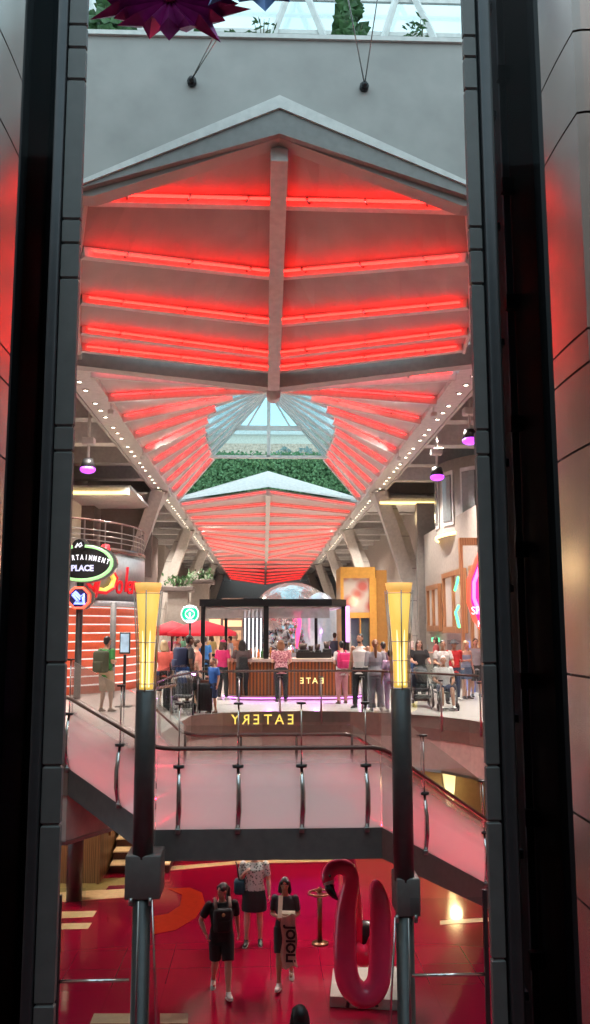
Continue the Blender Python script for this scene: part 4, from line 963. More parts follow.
# planters on brown pillars, left middle distance
for px, D, top, lab in ((178, 44, 7.6, 'brown square pillar with a cap of trailing greenery beside the green sign'), (200, 50, 8.3, 'taller brown square pillar with a leafy cap behind the green sign')):
    x = PY(px, 629, D).x; t = thing('planter_pillar', lab, 'pillar', (x, D, 3.7))
    MB().box((x - 0.5, D - 0.5, 3.7), (x + 0.5, D + 0.5, top)).build('shaft', TAUPE, t)
    MB().bbox_((x, D, top + 0.1), (1.6, 1.6, 0.25), 0.03).build('cap', DTAUPE, t)
    b = MB()
    for i in range(120):
        p = V((x + random.uniform(-.7, .7), D + random.uniform(-.8, .7), top + 0.22 + random.random() * 0.5)); u = V((random.uniform(-.2, .2), random.uniform(-.1, .1), random.uniform(-.2, .25)))
        b.add([p, p + u * 0.5 + V((0.05, 0, .03)), p + u, p + u * 0.5 - V((0.05, 0, .03))], [(0, 1, 2, 3)])
    b.build('foliage', LEAF, t)

# ------------------------------------------------------------ bar kiosk
D = 25.0
KM = mat('kiosk_black_frame', (0.012, 0.012, 0.014), 0.35, 0.3)
x0, x1 = PY(203, 629, D).x, PY(344, 629, D).x; zt_ = PY(270, 606, D).z; zc = PY(270, 669, D).z
t = thing('bar_kiosk_frame', 'black steel canopy frame over the round ended bar', 'canopy frame', ((x0 + x1) / 2, D + 2, 3.7))
pl_ = [V((x0 - 0.12, D + 0.1, zt_)), V((x1 - 0.35, D - 0.1, zt_)), V((x1 + 0.12, D + 0.5, zt_)), V((x1 + 0.25, D + 4.2, zt_)), V((x0 - 0.1, D + 4.2, zt_))]
MB().prism(pl_, (0, 0, 0.20)).build('roof_slab', KM, t)
MB().prism([p + V((0, 0, -0.05)) for p in [V((x0, D + 0.25, zt_)), V((x1 - 0.35, D + 0.1, zt_)), V((x1, D + 0.6, zt_)), V((x1, D + 4.0, zt_)), V((x0, D + 4.0, zt_))]], (0, 0, 0.04)).build('roof_underside', WHITE, t)
for px, dy, r in ((203, 0.2, 0.06), (266, 0.15, 0.075), (343.5, 0.55, 0.06), (226, 4.0, 0.05), (316, 4.0, 0.05)):
    xx = PY(px, 629, D + dy).x
    MB().box((xx - r, D + dy - r, 3.7), (xx + r, D + dy + r, zt_)).build('post', KM, t)
MB().box((x0, D + 0.2, zt_ - 0.35), (x1 - 0.4, D + 0.23, zt_ - 0.05)).build('glass_valance', mat('pale_valance', (0.55, 0.55, 0.55), 0.3, alpha=0.55), t)
for k in range(4):
    p = V((x0 + 0.5 + k * 1.0, D + 1.0, zt_ - 0.06)); light('kiosk_downlight', 'SPOT', p, 150, (1, 0.85, 0.65), 0.04, aim=p + V((0, 0.0, -3)), spot=radians(100))
AMB = mat('amber_ribbed_bar_front', (0.32, 0.085, 0.02), 0.3, kind='wave', col2=(0.10, 0.028, 0.01), scale=2.0, dist=0.3, band='X', mscale=(1.6, 1.6, 0.0))
t = thing('bar_counter', 'long curved bar counter with ribbed amber wood front and dark top', 'bar counter', (0.8, D + 0.6, 3.7))
cx0, cx1 = PY(226, 629, D).x, PY(362, 629, D).x
def stadium(x0, x1, y0, y1, z, n=8):
    r = (y1 - y0) / 2; pts = []
    for k in range(n + 1): a = pi / 2 + pi * k / n; pts.append(V((x0 + r + cos(a) * r, y0 + r + sin(a) * r, z)))
    for k in range(n + 1): a = -pi / 2 + pi * k / n; pts.append(V((x1 - r + cos(a) * r, y0 + r + sin(a) * r, z)))
    return pts
MB().prism(stadium(cx0, cx1, D, D + 1.8, 3.82), (0, 0, 0.95)).build('counter_front', AMB, t)
MB().prism(stadium(cx0 - 0.06, cx1 + 0.06, D - 0.08, D + 1.88, 4.77), (0, 0, 0.08)).build('counter_top', mat('pale_stone_top', (0.45, 0.36, 0.32), 0.25), t)
MB().prism(stadium(cx0 - 0.1, cx1 + 0.1, D - 0.15, D + 1.95, 3.7), (0, 0, 0.12)).build('plinth', BROWN, t)
for k in range(5):
    a = cx0 + 0.5 + k * (cx1 - cx0 - 1.0) / 4
    MB().box((a - 0.012, D - 0.015, 3.85), (a + 0.012, D + 0.01, 4.75)).build('divider', DTAUPE, t)
smooth_line = [p + V((0, 0, 0.06)) for p in stadium(cx0 - 0.12, cx1 + 0.12, D - 0.17, D + 1.97, 3.7)]
t = thing('bar_sign_reflection', 'small modelled reflection of yellow sign letters on the amber bar front', 'sign', (PY(300, 680, D).x, D - 0.05, 4.3))  # a sign's reflection, built as emissive mirrored letters
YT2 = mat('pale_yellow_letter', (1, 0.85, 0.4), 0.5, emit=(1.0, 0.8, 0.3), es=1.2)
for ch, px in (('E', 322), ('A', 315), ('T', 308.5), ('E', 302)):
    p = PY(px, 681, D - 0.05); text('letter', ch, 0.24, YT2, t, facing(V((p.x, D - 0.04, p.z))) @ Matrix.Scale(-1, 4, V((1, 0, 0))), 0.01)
for k in range(3):
    light('magenta_floor_wash', 'SPOT', (0.2 + k * 1.3, D - 0.35, 4.45), 45, (0.85, 0.15, 1.0), 0.05, aim=(0.2 + k * 1.3, D - 1.6, 3.7), spot=radians(110), blend=0.8)
MB().tube(smooth_line, 0.015, 6).build('plinth_light', mat('magenta_led', (0.9, 0.3, 1), 0.4, emit=(0.8, 0.15, 1.0), es=4.0), [o for o in bpy.data.objects if o.name.startswith('bar_counter')][0])
# bottles on the bar and coffee machines
BT = [mat('bottle_green', (0.03, 0.12, 0.04), 0.15), mat('bottle_amber', (0.35, 0.12, 0.02), 0.15), mat('bottle_clear', (0.5, 0.5, 0.48), 0.1), mat('bottle_orange', (0.75, 0.22, 0.05), 0.2)]
bl = ['dark green bottle standing on the bar counter', 'amber bottle standing on the bar counter', 'clear bottle standing on the bar counter', 'orange bottle standing on the bar counter']
for i, px in enumerate((247, 251, 255, 258.5, 262, 271, 275, 290)):
    x = PY(px, 660, D + 1.0).x; k = i % 4; y = D + 0.9 + 0.1 * (i % 3); h = 0.26 + 0.03 * (i % 3)
    t = thing('bottle', bl[k] + ', %s' % ['leftmost of all', 'second from the left end', 'third from the left end', 'fourth from the left end', 'just left of the thick post', 'just right of the thick post', 'behind the floral blouse woman', 'farthest right of the row'][i], 'bottle', (x, y, 4.85), 'bottles on the bar')
    MB().lathe((0, 0, 0), [(0.001, 0), (0.04, 0), (0.04, h * 0.6), (0.015, h * 0.78), (0.014, h), (0.001, h)], 10).build('glass_body', BT[k], t, world=False)
    MB().lathe((0, 0, 0), [(0.001, h), (0.017, h), (0.017, h + 0.03), (0.001, h + 0.03)], 8).build('cap', BLACK, t, world=False)
for i, (px, w_, h_) in enumerate(((303, 0.34, 0.42), (311, 0.2, 0.36), (318, 0.18, 0.40), (327, 0.26, 0.48))):
    x = PY(px, 660, D + 1.1).x; t = thing('coffee_machine', ['broad black coffee machine on the bar, leftmost of the machines', 'narrow black grinder standing second in the row of machines', 'narrow dark grinder standing third in the row of machines', 'tall black drink dispenser at the right end of the machines'][i], 'coffee machine', (x, D + 1.1, 4.85), 'machines on the bar')
    MB().bbox_((x, D + 1.1, 4.85 + h_ * 0.28), (w_, 0.36, h_ * 0.56), 0.02).build('body', BLACK, t)
    MB().lathe((x, D + 1.1, 4.85), [(0.001, h_ * 0.55), (w_ * 0.3, h_ * 0.55), (w_ * 0.42, h_), (0.001, h_)], 12).build('hopper', mat('smoked_hopper', (0.10, 0.08, 0.08), 0.15), t)
    MB().bar((x, D + 0.9, 4.98), (x, D + 0.86, 4.98), 0.05, 0.03).build('spout', CHROME, t)
r = MB().box((PY(296, 660, D + .9).x, D + 0.75, 4.85), (PY(331, 660, D + .9).x, D + 0.80, 5.02)); r = r.build('menu_board', BLACK); tag(r, 'low black board along the front of the bar machines', 'board')

# silver foil sculpture with dome top, behind the bar
FOIL = mat('crumpled_silver_foil', (0.80, 0.80, 0.84), 0.12, 1.0, kind='voronoi', col2=(0.35, 0.35, 0.40), scale=3.0, bump=1.0, bd=0.25)
DOME = mat('pearl_dome', (0.85, 0.80, 0.80), 0.12, 0.75, scale=2, bump=0.4, bd=0.3)
D = 38.0; c = PY(297, 622, D)
t = thing('silver_dome_sculpture', 'huge crumpled silver sculpture with a smooth pearly dome behind the bar', 'sculpture', (c.x, D, 3.7))
bm = bmesh.new(); bmesh.ops.create_icosphere(bm, subdivisions=5, radius=1)
from mathutils import noise
for v in bm.verts:
    n = noise.noise(v.co * 2.6) * 0.10 + noise.noise(v.co * 6) * 0.07; f = 1 + (n if v.co.z < 0.55 else 0.0)
    v.co = V((v.co.x * 1.75 * f, v.co.y * 1.3 * f, v.co.z * 2.3 * f))
b = MB(); b.add([v.co + V((c.x, D, 5.3)) for v in bm.verts], [tuple(v.index for v in f.verts) for f in bm.faces]); bm.free()
b.build('crumpled_body', FOIL, t)
b = MB(); pk = PY(278, 581, D - 1.2).z
b.ell((PY(293, 600, D).x, D, 6.3), (1.75, 1.3, pk - 6.3), 32, 16); b.build('pearl_dome', DOME, t)
b = MB(); b.ell((c.x + 0.95, D - 1.2, 5.9), (0.85, 0.35, 1.35), 24, 14, None); b.build('side_shell', mat('pale_shell', (0.75, 0.80, 0.85), 0.15, 0.6, emit=(0.7, 0.8, 0.95), es=0.2), t)
p = PY(298, 625, D - 2.2)
PK = mat('pink_neon_figure', (1, 0.1, 0.3), 0.4, emit=(1.0, 0.08, 0.28), es=1.2)
t = thing('pink_figure_light', 'slim pink glowing figure in front of the silver sculpture', 'light figure', (p.x, p.y, 3.7))
MB().tube([p + V((-0.05, 0, -0.95)), p + V((0.0, 0, -0.3)), p + V((0.08, 0, 0.1)), p + V((-0.02, 0, 0.5))], [0.04, 0.10, 0.07, 0.12], 10).build('body', PK, t)
MB().ell(p + V((-0.02, 0, 0.74)), (0.09, 0.09, 0.12), 10, 8).build('head', PK, t)
for sx in (-1, 1): MB().tube([p + V((sx * 0.1, 0, 0.5)), p + V((sx * 0.22, 0, 0.62)), p + V((sx * 0.14, 0, 0.85))], 0.035, 8).build('arm', PK, t)
MB().cyl(V((p.x, p.y, 3.7)), p + V((-0.05, 0, -0.95)), 0.03, 8).build('pole', BLACK, t)
# tall white lined screen
t = thing('striped_light_screen', 'tall black screen of vertical white light bars left of the sculpture', 'screen', (PY(252, 629, 34).x, 34, 3.7))
xa, xb_ = PY(243, 629, 34).x, PY(263, 629, 34).x
MB().box((xa, 34, 3.7), (xb_, 34.1, 6.9)).build('panel', BLACK, t)
LW = mat('white_bar_light', (0.9, 0.9, 0.9), 0.4, emit=(0.85, 0.9, 1.0), es=0.9)
for k in range(5):
    x = xa + 0.08 + k * (xb_ - xa - 0.16) / 4; MB().box((x - 0.035, 33.95, 4.2 + 0.1 * (k % 2)), (x + 0.035, 34.0, 6.8)).build('light_bar', LW, t)
for px in (205, 213, 221, 231, 236, 321, 326, 331): pass
# dark shop fronts in the distance and warm glowing bits
for i, (pa, pb, D, z1, m) in enumerate(((205, 222, 60, 7.4, DTAUPE), (222, 243, 70, 8.2, BROWN), (325, 340, 55, 7.6, DTAUPE))):
    xa, xb_ = PY(pa, 629, D).x, PY(pb, 629, D).x
    t = thing('distant_shop_front', ['dark distant shop front above the red umbrella', 'brown distant shop front behind the kiosk roof', 'dark distant shop front right of the dome'][i], 'shop front', ((xa + xb_) / 2, D, 3.7))
    MB().box((xa, D, 3.7), (xb_, D + 1, z1)).build('wall', m, t)
    MB().box((xa + 0.1, D - 0.05, 5.9), (xb_ - 0.1, D, 6.4)).build('lit_sign', mat('warm_sign', (0.9, 0.5, 0.3), 0.5, emit=(1, 0.5, 0.25), es=0.8), t)
    MB().box((xa + 0.15, D - 0.03, 3.9), (xb_ - 0.15, D, 5.6)).build('shop_window', mat('warm_window', (0.4, 0.25, 0.15), 0.3, emit=(1, 0.6, 0.35), es=0.35, scale=3, var=0.4), t)

# ------------------------------------------------------------ gold portal on the right
D = 33.0; X = lambda px: PY(px, 629, D).x; Z = lambda py: PY(360, py, D).z
t = thing('gold_portal_building', 'tall golden framed shop portal with glass display right of the sculpture', 'shop portal', (X(362), D, 3.7))
MB().box((X(341), D, Z(578)), (X(376), D + 2, Z(567))).build('lintel', GOLD, t)
MB().box((X(341), D, 3.7), (X(344), D + 2, Z(578))).build('jamb', GOLD, t)
MB().box((X(370), D, 3.7), (X(377), D + 2, Z(578))).build('jamb', GOLD, t)
MB().box((X(377), D + 0.1, 3.7), (X(388), D + 2.4, Z(570))).build('side_wall', mat('dark_gold', (0.36, 0.18, 0.04), 0.45, 0.2), t)
MB().box((X(344), D + 0.1, Z(613)), (X(370), D + 0.2, Z(578))).build('display_window', mat('poster_window', (0.45, 0.42, 0.38), 0.2, kind='voronoi', col2=(0.40, 0.12, 0.10), scale=2.2), t)
MB().box((X(344), D + 0.05, Z(618)), (X(370), D + 0.5, Z(612.5))).build('transom', GOLD, t)
MB().box((X(352), D + 0.3, 3.7), (X(370), D + 0.4, Z(618))).build('door_glass', mat('dark_teal_glass', (0.10, 0.14, 0.15), 0.1), t)
MB().box((X(345), D - 0.06, Z(642)), (X(349.5), D + 0.1, Z(606))).build('lilac_light_strip', mat('lilac_light', (0.7, 0.3, 0.9), 0.4, emit=(0.72, 0.28, 0.95), es=1.2), t)
MB().box((X(360), D + 0.0, 3.7), (X(361), D + 0.3, Z(618))).build('door_mullion', GOLD, t)
light('portal_glow', 'POINT', (X(358), D - 1.2, Z(600)), 40, (1, 0.7, 0.4), 0.2)
light('lilac_glow', 'POINT', (X(340), D - 4, 4.6), 60, (0.75, 0.25, 1.0), 0.3)

# ------------------------------------------------------------ right side facade
t = thing('grey_pilaster', 'tall grey taupe pilaster between the arched column and the wooden windows', 'pilaster', (6.4, 33, 3.7))
MB().box((6.5, 35.95, 3.7), (7.3, 36.4, 11.0)).build('shaft', mat('grey_taupe', (0.30, 0.27, 0.24), 0.5), t)
MB().box((6.45, 35.85, 3.7), (7.35, 36.5, 4.1)).build('foot', DTAUPE, t)
MB().box((6.75, 22.0, 3.7), (6.95, 35.8, 9.6)).build('wall_shopfront', TAUPE, kind='structure')
# wood framed windows
wfl = ('wooden framed shop window nearest the pink neon sign', 'wooden framed shop window with green light, middle one', 'wooden framed shop window farthest from the viewer')
for i, (y0, y1, zl_, zh_) in enumerate(((25.4, 27.5, 4.6, 7.7), (28.3, 31.7, 5.55, 7.7), (32.4, 34.8, 5.6, 7.4))):
    x = 6.73; t = thing('wood_framed_window', wfl[i], 'window', (x, (y0 + y1) / 2, zl_), 'wooden shop windows')
    MB().box((x - 0.14, y0, zh_ - 0.18), (x, y1, zh_)).build('head_frame', OAK, t)
    MB().box((x - 0.14, y0, zl_), (x, y1, zl_ + 0.22)).build('sill_frame', OAK, t)
    for yy in (y0, y1 - 0.16, (y0 + y1) / 2 - 0.06): MB().box((x - 0.13, yy, zl_ + 0.22), (x, yy + 0.16, zh_ - 0.18)).build('side_frame', OAK, t)
    MB().box((x - 0.03, y0 + 0.16, zl_ + 0.22), (x - 0.01, y1 - 0.16, zh_ - 0.18)).build('pane', mat('milky_window', (0.45, 0.40, 0.36), 0.2, emit=(1, 0.85, 0.7), es=0.18), t)
    if i == 1:
        MB().tube([(x - 0.2, y0 + 0.4, zl_ + 0.2), (x - 0.2, y0 + 0.9, zl_ + 0.7), (x - 0.2, y0 + 0.4, zl_ + 0.9)], 0.05, 6).build('green_neon', mat('green_tube', (0.1, 1, 0.4), 0.4, emit=(0.1, 1.0, 0.35), es=1.6), t)
        MB().tube([(x - 0.2, y0 + 0.3, zh_ - 0.3), (x - 0.2, y0 + 0.9, zh_ - 0.7)], 0.05, 6).build('green_neon', MATS['green_tube'], t)
t = thing('dark_doorway', 'dark brown doorway with lit green exit sign below the wooden windows', 'doorway', (6.0, 28, 3.7))
MB().box((6.68, 29.0, 3.7), (6.74, 31.4, 5.3)).build('door_leaf', DTAUPE, t)
MB().box((6.58, 33.0, 5.2), (6.73, 33.8, 5.36)).build('exit_light', mat('green_exit', (0.1, 0.9, 0.5), 0.4, emit=(0.2, 1.0, 0.5), es=1.0), t)
MB().box((6.68, 27.6, 3.7), (6.74, 28.6, 5.3)).build('side_screen', mat('blue_screen', (0.1, 0.15, 0.4), 0.3, emit=(0.2, 0.3, 0.8), es=0.4), t)
# curved white upper facade with windows
t = thing('curved_upper_facade', 'pale curved upper facade with tall windows and glowing gold lower edge', 'facade', (6.4, 26, 8.2))
cc = V((9.75, 31.3, 0)); r0 = 3.3; aa0, aa1 = radians(140), radians(262)
UW = mat('pale_facade', (0.52, 0.46, 0.42), 0.5)
MB().lathe(cc, [(r0, 9.1), (r0, 11.7), (r0 - 0.2, 11.7), (r0 - 0.2, 9.1), (r0, 9.1)], 28, aa0, aa1).build('curved_wall', UW, t)
MB().lathe(cc, [(r0 + 0.02, 8.98), (r0 + 0.07, 8.98), (r0 + 0.07, 9.09), (r0 + 0.02, 9.09), (r0 + 0.02, 8.98)], 28, aa0, aa1).build('gold_edge_light', COVE, t)
MB().prism([cc + V((cos(aa0 + (aa1 - aa0) * k / 20) * (r0 - 0.0), sin(aa0 + (aa1 - aa0) * k / 20) * r0, 9.04)) for k in range(21)] , (0, 0, 0.06)).build('underside', UW, t)
for ad in (158, 178, 198, 218, 238):
    for (wd, zz0, zz1, m, nm, rr) in ((13, 9.35, 11.3, WHITE, 'window_frame', r0 + 0.05), (9.5, 9.5, 11.15, mat('grey_window', (0.22, 0.24, 0.24), 0.15), 'window_pane', r0 + 0.08)):
        g = [[cc + V((cos(radians(ad + s * wd / 2)) * rr, sin(radians(ad + s * wd / 2)) * rr, z)) for s in (-1, 0, 1)] for z in (zz0, zz1)]
        MB().slab(g, (0.06, 0.03, 0)).build(nm, m, t)
# pink neon sign
D = 23.5; c = PY(486, 588, D); sc = (PY(500, 600, D).x - PY(400, 600, D).x) / 100
t = thing('pink_neon_sign', 'tall pink and red neon flame sign with white lettering at the right shaft', 'sign', c)
def flame(s, y):
    pts = [(0, 46), (-9, 28), (-17, 8), (-18, -14), (-12, -32), (-3, -44), (6, -44), (14, -30), (18, -10), (16, 10), (8, 28)]
    return [V((c.x + x * s * sc, y, c.z + z * s * sc)) for x, z in pts]
MB().prism(flame(1, D), (0, 0.15, 0)).build('backing', mat('magenta_sign_face', (0.55, 0.02, 0.22), 0.4, emit=(1.0, 0.02, 0.28), es=0.7), t)
MB().tube(flame(1, D - 0.05) + [flame(1, D - 0.05)[0]], 0.06, 8).build('red_tube', mat('red_tube', (1, 0.05, 0.03), 0.4, emit=(1, 0.05, 0.03), es=2.2), t)
MB().tube(flame(0.72, D - 0.06) + [flame(0.72, D - 0.06)[0]], 0.05, 8).build('pink_tube', mat('pink_tube', (1, 0.2, 0.5), 0.4, emit=(1, 0.10, 0.5), es=2.5), t)
CY = mat('cyan_white_letter', (0.5, 0.7, 0.8), 0.4, emit=(0.6, 0.9, 1.0), es=0.9)
text('lettering', 'SPOTLIGHT', 0.30, CY, t, facing(V((PY(468, 611, D).x + 0.72, D - 0.14, PY(480, 611, D).z))), 0.02, 0, 0.85, 0.0)
text('lettering', 'KARAOKE', 0.24, CY, t, facing(V((PY(476, 624, D).x + 0.5, D - 0.14, PY(480, 624, D).z))), 0.02, 0, 0.9, 0.0)
MB().bar((c.x + 0.1, D + 0.1, c.z), (6.75, D + 0.1, c.z), 0.1, 0.1).build('arm', DARKM, t)
t = thing('wooden_portal', 'tall orange wooden door surround behind the pink neon sign', 'door surround', (5.9, 24.5, 3.7))
MB().box((PY(462, 629, 25.7).x, 25.7, 3.7), (PY(465, 629, 25.7).x, 25.9, PY(465, 545, 25.7).z)).build('jamb', OAK, t)
MB().box((PY(462, 629, 25.7).x, 25.7, PY(465, 545, 25.7).z), (6.74, 25.9, PY(465, 538, 25.8).z)).build('head', OAK, t)

# ------------------------------------------------------------ lower deck: floor inlays, column, stairs, sconce
nfl = [0]
def inlay(pts, m, h=0.004):
    nfl[0] += 1; P = [PZ(x, y, 0.0) for x, y in pts]
    MB().prism([V((p.x, p.y, 0.0005 * nfl[0])) for p in P], (0, 0, h)).build('trim_floor_%d' % nfl[0], m, kind='structure')
inlay([(52, 895), (135, 886), (135, 877), (60, 880)], mat('green_grey_tile', (0.30, 0.24, 0.10), 0.15))
inlay([(50, 903), (133, 897), (133, 888), (52, 893)], INLAY)
inlay([(106, 890), (135, 888), (135, 885), (109, 886)], mat('maroon_inlay', (0.16, 0.0, 0.03), 0.15))
inlay([(52, 919), (93, 917), (97, 911), (52, 912)], INLAY)
inlay([(52, 930), (88, 929), (92, 923), (52, 924)], INLAY)
inlay([(154, 888), (159, 886), (166, 871), (240, 864), (238, 861), (164, 867)], INLAY)
inlay([(240, 864), (335, 862), (345, 866), (345, 863), (330, 859), (238, 861)], INLAY)
inlay([(440, 925), (500, 921), (500, 917), (440, 921)], INLAY)
inlay([(90, 1024), (130, 1024), (130, 1014), (94, 1014)], mat('beige_floor_tile', (0.45, 0.32, 0.20), 0.3))
inlay([(160, 1024), (188, 1024), (188, 1014), (160, 1014)], MATS['beige_floor_tile'])
inlay([(152, 935), (176, 930), (196, 918), (205, 904), (202, 893), (190, 888), (168, 889), (182, 895), (180, 906), (168, 914), (152, 917)], ORANGE)
D = 19.4; x = PY(77, 800, D).x; t = thing('dark_column', 'dark round column with a glass guard at its foot before the wood wall', 'column', (x, D, 0))
MB().lathe((x, D, 0), [(0.001, 0), (0.17, 0), (0.17, 2.3), (0.001, 2.3)], 18).build('shaft', mat('dark_brown_column', (0.05, 0.03, 0.03), 0.35), t)
MB().lathe((x, D, 0), [(0.001, 2.3), (0.22, 2.3), (0.22, 2.44), (0.001, 2.44)], 18).build('capital', STEELD, t)
b = MB(); b.box((x - 0.32, D - 0.4, 0), (x + 0.32, D - 0.38, 0.35)); b.build('glass_guard', GLASSC, t)
t = thing('lower_stairs', 'lit cream edged stairs rising behind the wood wall', 'stairs', (-2.9, 22, 0))
for i in range(8):
    y0 = 21.4 + i * 0.42
    MB().box((-3.6, y0, 0.0), (-2.2, y0 + 0.42, 0.2 * (i + 1) - 0.03)).build('step', mat('maroon_step', (0.08, 0.02, 0.02), 0.5) , t)
    MB().box((-3.6, y0 - 0.02, 0.2 * (i + 1) - 0.03), (-2.2, y0 + 0.44, 0.2 * (i + 1))).build('tread_edge', mat('lit_tread', (0.75, 0.55, 0.35), 0.4, emit=(1, 0.65, 0.3), es=0.15), t)
MB().slab([[V((-3.62, 21.2, 0.9)), V((-3.62, 25.2, 2.4))], [V((-3.62, 21.2, 1.0)), V((-3.62, 25.2, 2.5))]], (0.05, 0, 0)).build('side_rail', OAK, t)
p = PY(450, 790, 23.3); t = thing('gold_wall_sconce', 'glowing gold wedge wall sconce on the olive wall', 'wall lamp', p)
MB().prism([p + V((x, 0, z)) for x, z in ((-0.17, 0.42), (0.17, 0.42), (0.07, -0.42), (-0.07, -0.42))], (0, 0.15, 0)).build('diffuser', YL2, t)
MB().box(p + V((-0.18, -0.01, 0.42)), p + V((0.18, 0.17, 0.46))).build('top_trim', GOLD, t)
MB().box(p + V((-0.08, -0.01, -0.46)), p + V((0.08, 0.17, -0.42))).build('bottom_trim', GOLD, t)
light('sconce_glow', 'POINT', p + V((0, -0.4, 0)), 25, (1.0, 0.75, 0.35), 0.15)

# flamingo float sculpture
FL_ = mat('glossy_flamingo_pink', (0.80, 0.05, 0.16), 0.14, 0.0, scale=3, var=0.05, coat=0.5)
D = 13.55
q = lambda x, y, d=0.0: PY(x, y, D + d)
base = q(362, 1000); t = thing('flamingo_sculpture', 'giant glossy pink inflatable flamingo shaped sculpture on a pale plinth', 'sculpture', (base.x, D, 0.16))
k = (q(372, 950).x - q(362, 950).x) / 10
dd = 0.17 - 0.0
bz = 0.16 + 0.17
def zf(py, d=0): return q(362, py, d).z
def QP(x, y, d=0): v = q(x, y, d); return v
pts = [QP(328.5, 884, -0.25), QP(328, 876, -0.25), QP(332, 869, -0.22), QP(340, 866.5, -0.18), QP(348, 870, -0.12), QP(351, 880, -0.08), QP(349, 893, -0.04), QP(346, 910), QP(345, 935), QP(345, 960), QP(348, 980), QP(355, 991), QP(364, 995), QP(373, 991), QP(379, 978), QP(380.5, 950), QP(380.5, 920), QP(379, 900), QP(376, 886), QP(375, 880)]
rd = [0.085, 0.10, 0.11, 0.115, 0.12, 0.125, 0.135, 0.15, 0.17, 0.175, 0.18, 0.18, 0.18, 0.18, 0.175, 0.17, 0.165, 0.15, 0.10, 0.03]
def catmull(P, R_, n=4):
    oP, oR = [], []
    for i in range(len(P) - 1):
        p0 = P[max(0, i - 1)]; p1 = P[i]; p2 = P[i + 1]; p3 = P[min(len(P) - 1, i + 2)]
        for j in range(n):
            u = j / n; oP.append(0.5 * ((2 * p1) + (p2 - p0) * u + (2 * p0 - 5 * p1 + 4 * p2 - p3) * u * u + (3 * p1 - p0 - 3 * p2 + p3) * u ** 3)); oR.append(R_[i] * (1 - u) + R_[i + 1] * u)
    oP.append(P[-1]); oR.append(R_[-1]); return oP, oR
P_, R_ = catmull(pts, rd); MB().tube(P_, R_, 20, hint=(0, 1, 0)).build('looped_body', FL_, t)
P_, R_ = catmull([QP(351, 945, 0.45), QP(356, 953, 0.42), QP(364, 956, 0.42), QP(373, 952, 0.42), QP(378, 940, 0.45)], [0.15, 0.16, 0.16, 0.16, 0.15]); MB().tube(P_, R_, 18, hint=(0, 1, 0)).build('inner_loop', FL_, t)
P_, R_ = catmull([QP(352, 950, 0.55), QP(352.5, 920, 0.55), QP(351.5, 890, 0.6), QP(349, 862, 0.65), QP(348, 840, 0.7)], [0.16, 0.16, 0.14, 0.11, 0.06]); MB().tube(P_, R_, 18, hint=(0, 1, 0)).build('raised_wing', FL_, t)
P_, R_ = catmull([QP(328.5, 882, -0.27), QP(330, 889, -0.31), QP(333.5, 895, -0.33), QP(338, 900, -0.30)], [0.075, 0.07, 0.05, 0.012]); MB().tube(P_, R_, 12, hint=(0, 1, 0)).build('beak', mat('glossy_black_beak', (0.01, 0.01, 0.012), 0.1, coat=0.5), t)
P_, R_ = catmull([QP(328.3, 880, -0.26), QP(328.8, 885, -0.28)], [0.088, 0.08]); MB().tube(P_, R_, 12, hint=(0, 1, 0)).build('beak_band', WHITE, t)
MB().ell(QP(330, 876, -0.37), 0.02, 8, 6).build('eye', BLACK, t)
MB().ell(QP(366, 938, 0.7), (0.26, 0.2, 0.26), 14, 10).build('dark_core', BLACK, t)
for sx in (-1, 1): MB().tube([V((base.x + sx * 0.22, D, 0.16)), V((base.x + sx * 0.18, D, 0.34))], 0.03, 8).build('support', BLACK, t)
P0 = [PZ(x, y, 0.16) for x, y in ((330, 996), (333, 968), (396, 966), (404, 1000))]
b = MB().prism([V((p.x, p.y, 0.006)) for p in P0], (0, 0, 0.15)); r = b.build('sculpture_plinth', mat('pale_plinth', (0.45, 0.40, 0.36), 0.4)); tag(r, 'low pale grey plinth carrying the pink flamingo sculpture', 'plinth')
# bronze stand with ring
D = 16.6; b0 = PY(320, 949, D); t = thing('ring_stand', 'slim bronze post with a dark ring top left of the flamingo', 'stand', (b0.x, D, 0))
zr = PY(320, 893, D).z
BRZ = mat('dark_bronze', (0.22, 0.09, 0.05), 0.3, 0.7)
MB().cyl((b0.x, D, 0.02), (b0.x, D, zr), 0.045, 12).build('post', BRZ, t)
MB().lathe((b0.x, D, 0), [(0.001, 0), (0.16, 0), (0.15, 0.03), (0.001, 0.04)], 16).build('base', BRZ, t)
MB().tube([V((b0.x + cos(a * pi / 10) * 0.20, D + sin(a * pi / 10) * 0.20, zr)) for a in range(21)], 0.022, 8, cap=False).build('ring', BRZ, t)
for a in range(3): MB().cyl((b0.x, D, zr - 0.02), (b0.x + cos(a * 2.1) * 0.2, D + sin(a * 2.1) * 0.2, zr), 0.012, 6).build('spoke', BRZ, t)
MB().ell((b0.x, D, zr + 0.05), (0.05, 0.05, 0.06), 10, 8).build('finial', BRZ, t)

